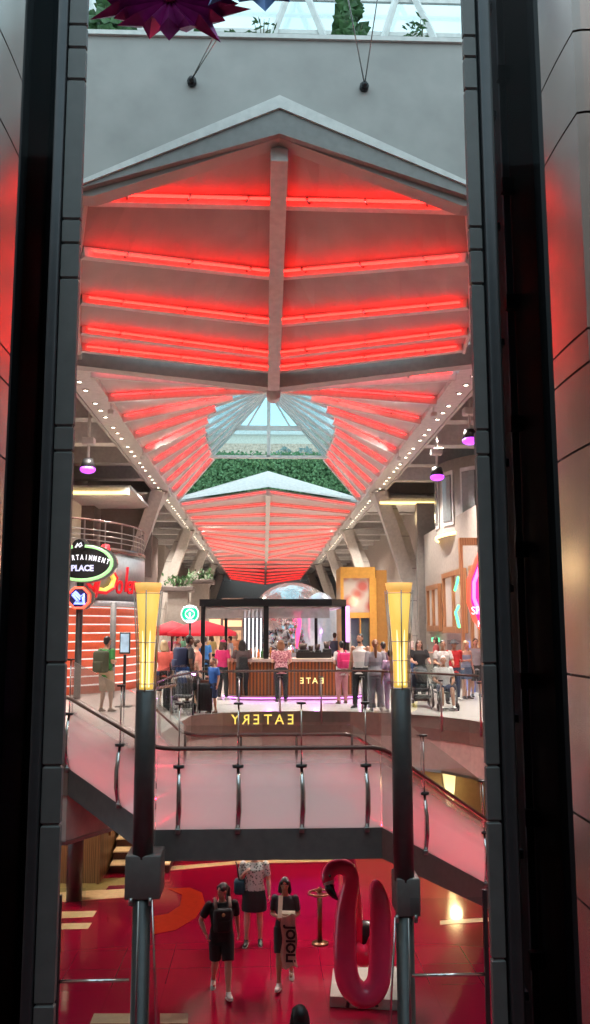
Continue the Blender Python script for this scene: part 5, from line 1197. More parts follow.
# ------------------------------------------------------------ room lights (lower deck pot lights, aisle pot lights)
def pot(p, power, col, r=0.07, spot=130, lab='small ceiling pot light', m=WARML, grp='pot lights'):
    p = V(p)
    light('pot_light_beam', 'SPOT', p + V((0, 0, -0.06)), power, col, 0.06, aim=p + V((0, 0, -3)), spot=radians(spot), blend=0.8)
for i, (x, y) in enumerate(((-5, 23), (-2.6, 22.4), (-0.5, 23), (1.5, 22.6), (4, 22), (6.5, 21.5), (-5, 17.5), (-4.5, 19.6), (6.5, 19.8))): pot((x, y, 2.44), 120, (1, 0.78, 0.52))
for x, ys in ((-5.6, (20, 27.5, 40, 49, 58, 67)), (5.5, (20, 26, 40, 49, 58, 67))):
    for y in ys: pot((x, y, 11.7), 1250, (1, 0.90, 0.80))
light('violet_show_light', 'SPOT', (1.0, 20.6, 2.3), 260, (0.20, 0.10, 1.0), 0.06, aim=(1.0, 19.6, 0), spot=radians(70), blend=0.8)

# added fill spots under the roof edge beams, brightening the canopy ribs
for k, y in enumerate((22.0, 28.0, 36.2, 44.0, 51.0, 58.0, 65.0, 79.0)):
    for sd in (-1, 1):
        x = BEAM_L + 0.12 if sd < 0 else BEAM_R - 0.12
        p = V((x, y, 11.3)); t = thing('canopy_fill_light', 'small added fill light under the %s roof edge beam, aimed at the canopy' % ('left' if sd < 0 else 'right'), 'added fill light', p, 'added fill lights under the %s beam' % ('left' if sd < 0 else 'right'))
        MB().bbox_(p, (0.14, 0.2, 0.12), 0.02).build('housing', WHITE, t); MB().tube([p + V((0, 0, 0.05)), p + V((0, 0, 0.36))], 0.02, 6).build('stem', WHITE, t)
        light('canopy_fill', 'SPOT', p + V((-sd * 0.12, 0, 0.0)), 85, (1, 0.93, 0.88), 0.05, aim=p + V((-sd * 3.2, 0.6, 0.75)), spot=radians(105), blend=1.0)
# ------------------------------------------------------------ people
SK = {'light': mat('skin_light', (0.62, 0.36, 0.26), 0.5, scale=20, var=0.05), 'tan': mat('skin_tan', (0.42, 0.22, 0.14), 0.5, scale=20, var=0.05), 'dark': mat('skin_dark', (0.14, 0.065, 0.04), 0.5, scale=20, var=0.05)}
HAIR = {'black': mat('hair_black', (0.012, 0.01, 0.01), 0.45), 'brown': mat('hair_brown', (0.07, 0.035, 0.02), 0.5), 'blond': mat('hair_blond', (0.50, 0.36, 0.20), 0.5), 'grey': mat('hair_white', (0.62, 0.60, 0.57), 0.6), 'auburn': mat('hair_auburn', (0.20, 0.08, 0.035), 0.5)}
CL = {}
def cloth(n, c, **k):
    return mat('cloth_' + n, c, 0.8, **k)
EYEW = mat('eye_white', (0.7, 0.68, 0.65), 0.3); EYED = mat('eye_dark', (0.02, 0.012, 0.01), 0.2); LIP = mat('lip', (0.42, 0.12, 0.10), 0.5)

def remesh(o, vox, sm=2):
    m = o.modifiers.new('voxel', 'REMESH'); m.mode = 'VOXEL'; m.voxel_size = vox; m.use_smooth_shade = True
    if sm: s = o.modifiers.new('smooth', 'SMOOTH'); s.factor = 0.5; s.iterations = sm
    return o

LEGS = {'stand': ((0.01, 0.03, -.42), (0.015, -0.02, -.82)), 'stand2': ((0.03, 0.05, -.42), (0.045, 0.03, -.815)),
        'fwd': ((0.0, 0.15, -.40), (0.0, 0.24, -.795)), 'back': ((0.0, -0.03, -.42), (0.0, -0.30, -.765)), 'sit': ((0.04, 0.42, 0.02), (0.05, 0.50, -.40))}
ARMS = {'down': ((.05, -.02, -.28), (.07, .06, -.52)), 'hold': ((.05, -.05, -.27), (-.06, .20, -.24)), 'push': ((.06, .10, -.25), (.02, .36, -.30)),
        'swingf': ((.05, .08, -.27), (.05, .26, -.45)), 'swingb': ((.06, -.12, -.26), (.09, -.16, -.50)), 'lean': ((.08, .10, -.25), (.06, .34, -.32)),
        'hip': ((.13, -.06, -.25), (.06, .08, -.42)), 'lap': ((.06, .05, -.27), (-.02, .30, -.34)), 'up': ((.05, .06, -.26), (-.02, .20, -.02)), 'strap': ((.06, -.03, -.28), (-.06, .15, -.10))}

def person(label, loc, rz, h=1.70, skin='light', shirt=None, sleeve='short', bottom=('shorts', None), hair=('short', 'brown'), legs=('stand', 'stand2'), arms=('down', 'down'), shoe=None, vox=0.012, wide=1.0, lean=0.0, turn=0.0, group=None, extra=None, headless=False, socks=False):
    t = thing('person', label, 'person', loc, group)
    S = h / 1.72
    P = lambda x, y, z: V((x * wide if abs(x) > .12 else x, y, z)) * S
    sit = legs[0] == 'sit'
    hipz = 0.91
    if sit: hipz = 0.53
    dz = hipz - 0.91
    def T(x, y, z):            # torso point with lean (about hips)
        z += dz; k = z - hipz
        return V((x, y + sin(lean) * k, hipz + cos(lean) * k if k > 0 else z)) * S
    sh = [T(sx * 0.175 * wide, -0.005, 1.405) for sx in (-1, 1)]
    hp = [V((sx * 0.088 * (0.5 + wide / 2), 0, hipz - 0.01)) * S for sx in (-1, 1)]
    el, wr, kn, an = [], [], [], []
    for i, sx in enumerate((-1, 1)):
        a = ARMS[arms[i]]; el.append(sh[i] + V((sx * a[0][0], a[0][1], a[0][2])) * S); wr.append(sh[i] + V((sx * a[1][0], a[1][1], a[1][2])) * S)
        l = LEGS[legs[i]]; kn.append(hp[i] + V((sx * l[0][0], l[0][1], l[0][2])) * S); an.append(hp[i] + V((sx * l[1][0], l[1][1], l[1][2])) * S)
    W = wide
    tors = [((0, 0, .84), (.10 * W, .085 * W)), ((0, -.01, .91), (.158 * W, .112 * W)), ((0, 0, 1.0), (.150 * W, .108 * W)), ((0, .01, 1.10), (.132 * W, .098 * W)), ((0, .0, 1.22), (.150 * W, .108 * W)), ((0, -.0, 1.33), (.168 * W, .108 * W)), ((0, -.01, 1.41), (.150 * W, .085)), ((0, -.01, 1.455), (.075, .062)), ((0, .0, 1.50), (.052, .055)), ((0, .015, 1.55), (.05, .055))]
    b = MB()
    def torso(mb, secs, e=0.0):
        mb.tube([T(*c) for c, r in secs], [((r[0] + e) * S, (r[1] + e) * S) for c, r in secs], 16, hint=(1, 0, 0))
    torso(b, tors)
    HC = T(0, .03, 1.635)
    yaw = Matrix.Translation(HC) @ Matrix.Rotation(turn, 4, 'Z') @ Matrix.Translation(-HC)
    def E(mb, c, r, n=14, m=10): mb.ell(HC + V(c) * S, V(r) * S, n, m, yaw)
    E(b, (0, -.008, .015), (.074, .092, .098)); E(b, (0, .022, -.045), (.056, .066, .070)); E(b, (0, .05, -.088), (.028, .028, .026))
    E(b, (0, .094, -.018), (.013, .018, .022), 8, 6); E(b, (0, .086, .004), (.009, .012, .026), 8, 6)
    for sx in (-1, 1): E(b, (sx * .076, -.005, -.01), (.012, .022, .032), 8, 6)
    for i, sx in enumerate((-1, 1)):
        b.tube([sh[i] + V((-sx * .03, 0, 0)) * S, lerp(sh[i], el[i], .25), lerp(sh[i], el[i], .6), el[i], lerp(el[i], wr[i], .3), lerp(el[i], wr[i], .7), wr[i]], [x * S * (0.6 + .4 * W) for x in (.055, .056, .047, .040, .041, .032, .026)], 12)
        b.ell(sh[i], .058 * S * (0.6 + .4 * W), 12, 8)
        # hand
        d = (wr[i] - el[i]).normalized(); n = V((-sx, 0, 0)); n = (n - d * n.dot(d)).normalized(); s_ = d.cross(n).normalized()
        if s_.y < 0: s_ = -s_
        w0 = wr[i]; k1 = w0 + d * .085 * S
        b.tube([w0, w0 + d * .03 * S, w0 + d * .06 * S, k1], [(.022 * S, .020 * S), (.036 * S, .018 * S), (.042 * S, .017 * S), (.040 * S, .014 * S)], 10, hint=s_)
        for f, (o_, L) in enumerate(((.030, .066), (.010, .076), (-.010, .070), (-.030, .054))):
            f0 = w0 + d * .078 * S + s_ * o_ * S; f1 = f0 + d * L * .45 * S + n * .006 * S; f2 = f1 + (d * .8 + n * .6).normalized() * L * .32 * S; f3 = f2 + (d * .4 + n * .9).normalized() * L * .26 * S
            b.tube([f0, f1, f2, f3], [.0095 * S, .009 * S, .0085 * S, .007 * S], 8)
        th = w0 + d * .025 * S + s_ * .026 * S
        b.tube([th, th + (d * .6 + s_ * .7 + n * .25).normalized() * .038 * S, th + (d * .85 + s_ * .55 + n * .45).normalized() * .068 * S], [.013 * S, .0115 * S, .009 * S], 8)
        q = 0.55 + .45 * W
        b.tube([hp[i] + V((0, 0, .03)) * S, lerp(hp[i], kn[i], .25), lerp(hp[i], kn[i], .65), kn[i], lerp(kn[i], an[i], .28), lerp(kn[i], an[i], .7), an[i]], [x * S * q for x in (.092, .088, .068, .054, .056, .038, .034)], 14)
        b.tube([an[i] + V((0, -.02, -.045)) * S, an[i] + V((0, .06, -.055)) * S, an[i] + V((0, .13, -.065)) * S], [.034 * S, .034 * S, .024 * S], 8)
    if headless: pass
    body = b.build('body', SK[skin], t, world=False); remesh(body, vox)
    # face
    for sx in (-1, 1):
        m = MB(); m.ell(HC + V((sx * .031, .076, .012)) * S, V((.013, .010, .008)) * S, 8, 6, yaw); e_ = m.build('eye', EYEW, t, world=False)
        m = MB(); m.ell(HC + V((sx * .031, .083, .012)) * S, V((.0065, .006, .0065)) * S, 8, 6, yaw); m.build('iris', EYED, e_, world=False)
        m = MB(); m.tube([yaw @ (HC + V((sx * .016, .086, .030)) * S), yaw @ (HC + V((sx * .046, .074, .032)) * S)], .0045 * S, 6); m.build('eyebrow', HAIR[hair[1]] if hair[1] in HAIR else HAIR['brown'], t, world=False)
    m = MB(); m.ell(HC + V((0, .081, -.052)) * S, V((.024, .010, .008)) * S, 10, 6, yaw); m.build('mouth', LIP, t, world=False)
    # shirt
    if shirt is not None:
        m = MB(); lo = .80 if bottom[0] != 'tucked' else .90
        if sit: lo = .86
        secs = [((0, 0, lo), (.165 * W, .122 * W))] + [s for s in tors if s[0][2] > lo + .03 and s[0][2] < 1.44]
        if sleeve == 'strapless': secs = [s for s in secs if s[0][2] < 1.36]
        elif sleeve != 'tank': secs = secs + [((0, -.01, 1.452), (.085, .068))]
        else: secs = secs[:-1] + [((0, -.01, 1.40), (.120, .085)), ((0, -.01, 1.452), (.085, .066))]
        torso(m, secs, 0.016)
        for i, sx in enumerate((-1, 1)):
            if sleeve == 'short':
                m.ell(sh[i], .066 * S * (0.6 + .4 * W), 12, 8); m.tube([sh[i], lerp(sh[i], el[i], .35), lerp(sh[i], el[i], .72)], [.064 * S * (0.6 + .4 * W), .064 * S * (0.5 + .5 * W), .060 * S * (0.5 + .5 * W)], 12)
            elif sleeve == 'long':
                m.ell(sh[i], .070 * S, 12, 8); m.tube([sh[i], lerp(sh[i], el[i], .5), el[i], lerp(el[i], wr[i], .5), lerp(el[i], wr[i], .97)], [.070 * S, .062 * S, .055 * S, .048 * S, .038 * S], 12)
        remesh(m.build('shirt', shirt, t, world=False), vox)
    # lower garment
    kind, bm_ = bottom[0], bottom[1]
    if bm_ is not None:
        m = MB(); torso(m, [((0, -.01, .86), (.150 * W, .115 * W)), ((0, -.01, .91), (.160 * W, .118 * W)), ((0, 0, 1.0), (.152 * W, .110 * W))], 0.012)
        if kind == 'skirt':
            zs = [(.96, .165, .12), (.86, .185, .14), (.72, .195, .15), (.60, .20, .15)]
            m.tube([V((0, 0, z)) * S for z, a_, c_ in zs], [(a_ * W * S, c_ * W * S) for z, a_, c_ in zs], 18, hint=(1, 0, 0))
        else:
            fr = {'shorts': .86, 'minishorts': .45, 'kneeshorts': 1.0, 'pants': 2, 'tucked': 2, 'wide': 2}[kind]; q = 0.55 + .45 * W
            for i in (0, 1):
                if fr <= 1: m.tube([hp[i] + V((0, 0, .04)) * S, lerp(hp[i], kn[i], .3 * fr), lerp(hp[i], kn[i], fr)], [.104 * S * q, .104 * S * q, .092 * S * q], 14)
                else:
                    c_ = 1.35 if kind == 'wide' else 1.0
                    m.tube([hp[i] + V((0, 0, .04)) * S, lerp(hp[i], kn[i], .4), kn[i], lerp(kn[i], an[i], .5), lerp(kn[i], an[i], 0.99)], [.104 * S * q, .096 * S * q, .075 * S * c_ * q, .064 * S * c_ * q, .056 * S * c_ * c_ * q], 14)
        remesh(m.build({'skirt': 'skirt', 'pants': 'trousers', 'wide': 'trousers', 'tucked': 'trousers'}.get(kind, 'shorts'), bm_, t, world=False), vox)
    # shoes
    for i, sx in enumerate((-1, 1)):
        a = an[i]; pitch = -0.5 if legs[i] == 'back' else (0.2 if legs[i] == 'fwd' else 0)
        R_ = Matrix.Translation(a) @ Matrix.Rotation(pitch, 4, 'X') @ Matrix.Rotation(-sx * 0.12, 4, 'Z') @ Matrix.Translation(-a)
        m = MB(); bz_ = -.085 if pitch == 0 else -.08
        P_ = [a + V((0, y, z)) * S for y, z in ((-.075, -.045), (-.04, -.035), (.02, -.035), (.09, -.052), (.15, -.060), (.185, -.064))]
        m.tube([R_ @ p for p in P_], [(.022 * S, .028 * S), (.040 * S, .050 * S), (.042 * S, .050 * S), (.047 * S, .034 * S), (.040 * S, .026 * S), (.018 * S, .016 * S)], 12, hint=(1, 0, 0))
        m.tube([R_ @ (a + V((0, 0, .015)) * S), R_ @ (a + V((0, 0, -.04)) * S)], .044 * S, 10)
        o = m.build('shoe', shoe or BLACK, t, world=False); remesh(o, vox * 0.8, 1)
        m = MB(); m.prism([R_ @ (a + V((cx_ * 1.0, y, -.092)) * S) for cx_, y in ((-.035, -.085), (.035, -.085), (.046, .09), (.030, .19), (-.030, .19), (-.046, .09))], R_.to_3x3() @ V((0, 0, .02)) * S)
        m.build('sole', WHITE if shoe is None or True else BLACK, o, world=False)
    # hair
    hs, hc = hair
    if hs != 'none':
        m = MB()
        if hs in ('short', 'pony', 'bun', 'long', 'mid'):
            r = (.083, .100, .098) if hs != 'short' else (.079, .098, .092)
            E(m, (0, -.024, .034), r); E(m, (0, -.055, -.005), (.070, .060, .080))
            if hs != 'short': E(m, (-.05, .01, .045), (.036, .065, .05)); E(m, (.05, .01, .045), (.036, .065, .05))
            if hs in ('long', 'mid'):
                L = -.30 if hs == 'long' else -.17
                m.tube([yaw @ (HC + V(p) * S) for p in ((0, -.05, .04), (0, -.075, -.06), (0, -.10, -.16), (0, -.105, L))], [(.085 * S, .05 * S), (.088 * S, .045 * S), (.095 * S, .04 * S), (.05 * S, .02 * S)], 14, hint=(1, 0, 0))
                for sx in (-1, 1): m.tube([yaw @ (HC + V(p) * S) for p in ((sx * .07, -.01, .05), (sx * .086, -.01, -.03), (sx * .092, -.01, -.11), (sx * .09, .02, L * .8))], [.026 * S, .028 * S, .03 * S, .012 * S], 8)
            if hs == 'pony':
                m.tube([yaw @ (HC + V(p) * S) for p in ((0, -.10, .05), (0, -.15, .02), (0, -.155, -.10), (0, -.14, -.30), (0, -.13, -.42))], [.02 * S, .035 * S, .04 * S, .034 * S, .012 * S], 10)
            if hs == 'bun': E(m, (0, -.09, .10), (.045, .045, .042), 10, 8)
        remesh(m.build('hair', HAIR[hc], t, world=False), vox)
    if extra: extra(t, T, HC, yaw, S, sh, el, wr, hp)
    t.rotation_euler = (0, 0, rz)
    return t

def cap_on(color, brim=True):
    def f(t, T, HC, yaw, S, sh, el, wr, hp):
        m = MB(); m.ell(HC + V((0, -.012, .055)) * S, V((.088, .106, .078)) * S, 14, 10, yaw)
        if brim: m.tube([yaw @ (HC + V((0, y, .055)) * S) for y in (.05, .11, .165)], [(.075 * S, .010 * S), (.07 * S, .008 * S), (.035 * S, .006 * S)], 10, hint=(1, 0, 0))
        m.build('cap', color, t, world=False)
    return f
def sunhat(color):
    def f(t, T, HC, yaw, S, sh, el, wr, hp):
        m = MB(); c = HC + V((0, -.01, .04)) * S
        m.lathe(c, [(.001, .105 * S), (.07 * S, .10 * S), (.09 * S, .02 * S), (.16 * S, -.01 * S), (.16 * S, -.02 * S), (.085 * S, -.005 * S)], 18); m.build('hat', color, t, world=False)
    return f
def world_of(t, p):
    return V(t.location) + Matrix.Rotation(t.rotation_euler.z, 3, 'Z') @ V(p)
def backpack(t, color, label, S=1.0, z=1.16, y=-0.20, w=.30, h=.42, d=.17, side=1):
    bp = thing('backpack', label, 'backpack', world_of(t, (0, y * S, (z - h / 2) * S)))
    bp.rotation_euler = (0, 0, t.rotation_euler.z)
    m = MB(); m.bbox_((0, 0, h / 2 * S), (w * S, d * S, h * S), .055 * S); m.build('main_pouch', color, bp, world=False)
    m = MB(); m.bbox_((0, -d / 2 * S - .01, h * .30 * S), (w * .75 * S, .07 * S, h * .45 * S), .025 * S); m.build('front_pocket', color, bp, world=False)
    m = MB(); m.tube([(-.03 * S, 0, h * S), (-.02 * S, 0, (h + .04) * S), (.02 * S, 0, (h + .04) * S), (.03 * S, 0, h * S)], .008 * S, 6); m.build('top_handle', BLACK, bp, world=False)
    for sx in (-1, 1):
        m = MB(); m.tube([(sx * .09 * S, d * .4 * S, h * .95 * S), (sx * .11 * S, (-y) * S, (h + .06) * S), (sx * .115 * S, (-y + .125) * S, h * .72 * S), (sx * .15 * S, (-y + .08) * S, h * .28 * S), (sx * .14 * S, d * .45 * S, h * .1 * S)], [(.022 * S, .007 * S)] * 5, 8, hint=(1, 0, 0)); m.build('strap', color, bp, world=False)
    return bp

K = cloth('black', (0.012, 0.012, 0.014)); CHAR = cloth('charcoal', (0.04, 0.04, 0.045)); NAVY = cloth('navy', (0.015, 0.025, 0.07)); WHT = cloth('white', (0.62, 0.60, 0.58)); KH = cloth('khaki', (0.42, 0.30, 0.19)); GRN_ = cloth('green', (0.05, 0.24, 0.06)); OLV = cloth('olive', (0.05, 0.055, 0.03))
CORAL = cloth('coral', (0.70, 0.13, 0.10)); PEACH = cloth('peach', (0.75, 0.33, 0.25)); BLUE = cloth('blue', (0.03, 0.12, 0.40)); MAG = cloth('magenta', (0.55, 0.02, 0.13)); GREY_ = cloth('grey', (0.34, 0.33, 0.36)); LILAC = cloth('lilac', (0.50, 0.32, 0.50)); RED_ = cloth('red', (0.48, 0.02, 0.025)); DEN = cloth('denim', (0.10, 0.15, 0.24)); PBLUE = cloth('pale_blue', (0.30, 0.36, 0.50))
FLOR = cloth('pink_floral', (0.62, 0.32, 0.33), kind='voronoi', col2=(0.28, 0.06, 0.10), scale=22); LEAFP = cloth('leaf_print', (0.55, 0.55, 0.50), kind='voronoi', col2=(0.03, 0.05, 0.04), scale=24, p0=0.2, p1=0.5); GSP = cloth('speckled_grey', (0.5, 0.46, 0.44), scale=20, var=0.15)
WSH = mat('white_sneaker', (0.66, 0.62, 0.58), 0.5); BRS = mat('brown_shoe', (0.12, 0.06, 0.03), 0.5); FLP = mat('dark_sandal', (0.05, 0.03, 0.03), 0.5)
TW = radians(180)       # facing the viewer
def at(px, feet_y, z=3.7): p = PZ(px, feet_y, z); p.z = z; return p

# --- lower deck, near
V1 = 0.0085
p1 = person('woman in black shorts and tee walking with head turned, backpack on her front', at(221, 994, 0), TW + 0.15, 1.64, 'light', K, 'short', ('shorts', K), ('pony', 'black'), ('fwd', 'back'), ('swingb', 'hip'), WSH, V1, 1.22, turn=radians(-50))
m_ = thing('backpack', 'black backpack worn on the chest of the woman with the ponytail', 'backpack', world_of(p1, (0, .15, 1.0)))
m_.rotation_euler = p1.rotation_euler
MB().bbox_((0, .04, .16), (.30, .13, .36), .05).build('main_pouch', CHAR, m_, world=False)
MB().bbox_((0, .12, .10), (.20, .05, .17), .02).build('front_pocket', K, m_, world=False)
MB().ell((0.0, .115, .26), (.028, .01, .028), 12, 8).build('yellow_badge', mat('badge_yellow', (0.5, 0.42, 0.2), 0.5), m_, world=False)
for sx in (-1, 1): MB().tube([(sx * .10, .03, .30), (sx * .115, .0, .38), (sx * .115, -.10, .47), (sx * .12, -.22, .42)], [(.026, .008)] * 4, 8, hint=(1, 0, 0)).build('strap', mat('pale_strap', (0.35, 0.28, 0.24), 0.7), m_, world=False)
p2 = person('woman in a leaf print blouse and black skirt, head hidden above the landing', at(254, 944, 0), TW - 0.05, 1.70, 'light', LEAFP, 'short', ('skirt', K), ('mid', 'brown'), ('stand', 'stand2'), ('down', 'strap'), BLACK, V1, 1.2)
hb = thing('handbag', 'dark teal shoulder bag carried by the woman in the leaf print blouse', 'bag', world_of(p2, (.27, .02, .88)))
MB().bbox_((0, 0, .13), (.20, .24, .26), .05).build('bag_body', cloth('dark_teal', (0.01, 0.05, 0.07)), hb, world=False)
MB().tube([(0, -.08, .24), (-.04, -.04, .45), (-.07, 0, .56), (-.04, .04, .45), (0, .08, .24)], .012, 6).build('bag_strap', K, hb, world=False)
p3 = person('woman in dark tee and shorts walking with a printed towel over her arm', at(285, 985, 0), TW - 0.1, 1.63, 'tan', CHAR, 'short', ('shorts', K), ('mid', 'black'), ('back', 'fwd'), ('hold', 'hold'), WSH, V1, 1.0)
tw = thing('beach_towel', 'cream towel with black lettering hanging over the arm of the dark haired woman', 'towel', world_of(p3, (-.08, .28, .70)))
tw.rotation_euler = p3.rotation_euler
TWM = cloth('cream_towel', (0.62, 0.54, 0.42))
g = []
for i in range(13):
    u = i / 12; z = .48 - u * .80 if u < 1 else -.3
    g.append([V((-.13 + .24 * v / 6 + .015 * sin(i * .9), .05 + .02 * sin(v * 2.0 + i * .5) + .02 * u, z + .03 * sin(v))) for v in range(7)])
MB().slab(g, (0, .018, 0)).build('towel_cloth', TWM, tw, world=False)
MB().slab([[V((-.10 + .22 * v / 4, .02 - .20 * k / 4, .47 + .05 * sin(pi * k / 4) - .12 * (k / 4) ** 2)) for v in range(5)] for k in range(5)], (0, 0, .015)).build('towel_fold', TWM, tw, world=False)
g = [[V((.10 + .07 * v, .10 - i * .045, .44 + i * .055 - (max(0, i - 5) * .05))) for v in range(2)] for i in range(6)]
MB().slab(g, (0, .015, 0.01)).build('towel_corner', TWM, tw, world=False)
TI = mat('towel_print_black', (0.02, 0.02, 0.02), 0.8)
text('towel_print', 'JOIOLI', 0.20, TI, tw, Matrix.Translation((-.03, .095, .05)) @ Matrix.Rotation(pi, 4, 'Z') @ Matrix.Rotation(pi / 2, 4, 'X') @ Matrix.Rotation(-pi / 2, 4, 'Z'), 0.004, 0, 0.95, 0.008, world=False)
p4 = person('dark haired person at the bottom edge, only the top of the head showing', V((PY(300, 1014, 9.9).x, 9.85, 0)), 0.2, 1.66, 'tan', CHAR, 'short', ('pants', K), ('mid', 'black'), ('stand', 'stand2'), ('down', 'down'), BLACK, 0.011)

# --- upper deck
q1 = person('man in green tee and khaki shorts standing by the slatted bar wall', at(105, 712), -0.5, 1.80, 'tan', GRN_, 'short', ('kneeshorts', KH), ('short', 'black'), ('stand', 'stand2'), ('hold', 'hold'), BRS, extra=None)
backpack(q1, OLV, 'olive grey backpack on the back of the man in the green tee', 1.05, w=.36, h=.50, d=.20)
q2 = person('person in coral tee with blond hair just right of the left torch lamp', at(163, 708), 0.2, 1.68, 'light', CORAL, 'short', ('shorts', K), ('mid', 'blond'), ('stand', 'stand2'), ('down', 'down'), WSH)
q3 = person('man in dark tee and black shorts carrying a big dark backpack', at(188, 711), -1.2, 1.82, 'dark', CHAR, 'short', ('kneeshorts', K), ('short', 'black'), ('stand', 'fwd'), ('down', 'down'), WSH, wide=1.1)
backpack(q3, NAVY, 'large dark navy backpack on the man in black shorts', 1.08, w=.40, h=.56, d=.26)
q4 = person('person in a peach top beside the man with the navy backpack', at(196, 707), -1.4, 1.70, 'light', PEACH, 'short', ('kneeshorts', CHAR), ('short', 'brown'), ('stand', 'stand2'), ('down', 'down'), BRS, wide=1.15)
q5 = person('child in a blue tee and shorts holding a flat case at the balustrade', at(213, 713), 2.4, 1.28, 'tan', BLUE, 'short', ('kneeshorts', NAVY), ('short', 'brown'), ('stand', 'stand2'), ('down', 'hold'), BRS)
r = MB().bbox_(at(208, 712) + V((0.02, -.12, .68)), (.42, .10, .20), .03).build('flat_case', cloth('brown_case', (0.18, 0.07, 0.05))); tag(r, 'flat brown case held in front of the child in blue', 'case')
q6 = person('woman in magenta top and cap in front of the kiosk', at(222, 700), -0.6, 1.66, 'light', MAG, 'short', ('pants', K), ('mid', 'brown'), ('stand', 'stand2'), ('down', 'up'), WSH, extra=cap_on(MAG))
q7 = person('person in a blue shirt in the crowd under the red umbrella', at(204, 688), 0.4, 1.72, 'light', cloth('bright_blue', (0.04, 0.20, 0.50)), 'short', ('pants', K), ('short', 'brown'), ('stand', 'stand2'), ('down', 'down'), BLACK)
q8 = person('woman with long dark hair in a taupe top at the bar, seen from behind', at(242, 700), 0.15, 1.66, 'light', cloth('dark_taupe', (0.09, 0.06, 0.06)), 'short', ('pants', K), ('long', 'black'), ('stand', 'stand2'), ('lean', 'down'), WSH, wide=1.15)
backpack(q8, K, 'small black backpack of the long haired woman at the bar', 0.9, w=.30, h=.40, d=.16)
q9 = person('woman in a pink floral blouse leaning on the bar counter', at(281, 702), 0.1, 1.66, 'light', FLOR, 'short', ('pants', K), ('mid', 'auburn'), ('stand', 'stand2'), ('hold', 'lean'), FLP, wide=1.2)
q10 = person('woman in a white tee and rose trousers at the right end of the bar', at(342, 704), 0.3, 1.64, 'light', WHT, 'short', ('pants', cloth('rose', (0.40, 0.16, 0.17))), ('short', 'black'), ('stand', 'stand2'), ('hold', 'hold'), BRS)
backpack(q10, MAG, 'round crimson backpack on the woman at the right end of the bar', 1.0, w=.36, h=.42, d=.24)
q11 = person('tall bearded man in a white tank top facing the viewer', at(361, 708), TW - 0.5, 1.84, 'tan', WHT, 'tank', ('pants', K), ('short', 'black'), ('stand', 'stand2'), ('down', 'down'), BLACK, wide=1.12)
def beard(t, S=1.07):
    HC = V((0, .03, 1.635)) * S; m = MB(); m.ell(HC + V((0, .045, -.075)) * S, V((.052, .045, .040)) * S, 10, 8); m.build('beard', HAIR['black'], t, world=False)
beard(q11)
q12 = person('woman in a grey tracksuit with a long dark ponytail, seen from behind', at(376, 711), 0.0, 1.70, 'light', GREY_, 'long', ('wide', GREY_), ('pony', 'auburn'), ('stand', 'stand2'), ('hold', 'hold'), WSH, wide=1.08)
q13 = person('person with brown hair between the grey tracksuit woman and the right torch lamp', at(384, 704), 0.3, 1.62, 'light', cloth('dark_plum', (0.10, 0.05, 0.09)), 'short', ('pants', LILAC), ('short', 'black'), ('stand', 'stand2'), ('down', 'down'), WSH)
q14 = person('child in lilac trousers standing left of the right torch lamp', at(391, 712), 0.1, 1.46, 'tan', LILAC, 'short', ('pants', LILAC), ('short', 'black'), ('stand', 'stand2'), ('down', 'down'), WSH)
q15 = person('woman in black with long hair pushing a stroller toward the viewer', at(420, 701), TW + 0.1, 1.66, 'light', K, 'short', ('pants', K), ('long', 'brown'), ('stand', 'stand2'), ('push', 'push'), BLACK, wide=1.2)
q16 = person('man in a cream shirt pushing the wheelchair', at(444, 704), TW, 1.66, 'tan', GSP, 'short', ('pants', CHAR), ('short', 'black'), ('stand', 'stand2'), ('push', 'push'), BLACK, wide=1.1)
q17 = person('person in a red hoodie and dark hat behind the wheelchair', at(455, 700), TW + 0.2, 1.64, 'tan', RED_, 'long', ('pants', NAVY), ('short', 'black'), ('stand', 'stand2'), ('hold', 'down'), WSH, extra=sunhat(CHAR), wide=1.1)
q18 = person('blond woman in a pale blue strapless top and denim shorts', at(467, 699), TW + 0.5, 1.62, 'light', PBLUE, 'strapless', ('skirt', DEN), ('long', 'blond'), ('stand', 'stand2'), ('down', 'hold'), FLP)
q19 = person('person in grey shorts at the right shaft edge, half hidden', at(477, 697), TW, 1.68, 'light', GREY_, 'short', ('kneeshorts', CHAR), ('short', 'brown'), ('stand', 'stand2'), ('down', 'down'), BLACK)
# wheelchair with seated person
wc = at(444, 709); 
q20 = person('white haired person in a pale blue shirt seated in the wheelchair', wc + V((0, -0.02, 0)), TW, 1.66, 'tan', WHT, 'short', ('kneeshorts', NAVY), ('short', 'grey'), ('sit', 'sit'), ('lap', 'lap'), WSH, wide=1.12)
t = thing('wheelchair', 'black wheelchair with large spoked wheels facing the viewer', 'wheelchair', wc)
def wheel(c, r, rr, n, parent, nm, m=BLACK):
    w_ = MB().tube([c + V((0, cos(2 * pi * k / 24) * r, sin(2 * pi * k / 24) * r)) for k in range(25)], rr, 8, cap=False).build(nm, m, parent)
    s = MB()
    for k in range(n): a = 2 * pi * k / n; s.cyl(c, c + V((0, cos(a) * r, sin(a) * r)), .005, 5)
    s.build('spokes', STEELD, w_); MB().cyl(c - V((.03, 0, 0)), c + V((.03, 0, 0)), .03, 10).build('hub', BLACK, w_)
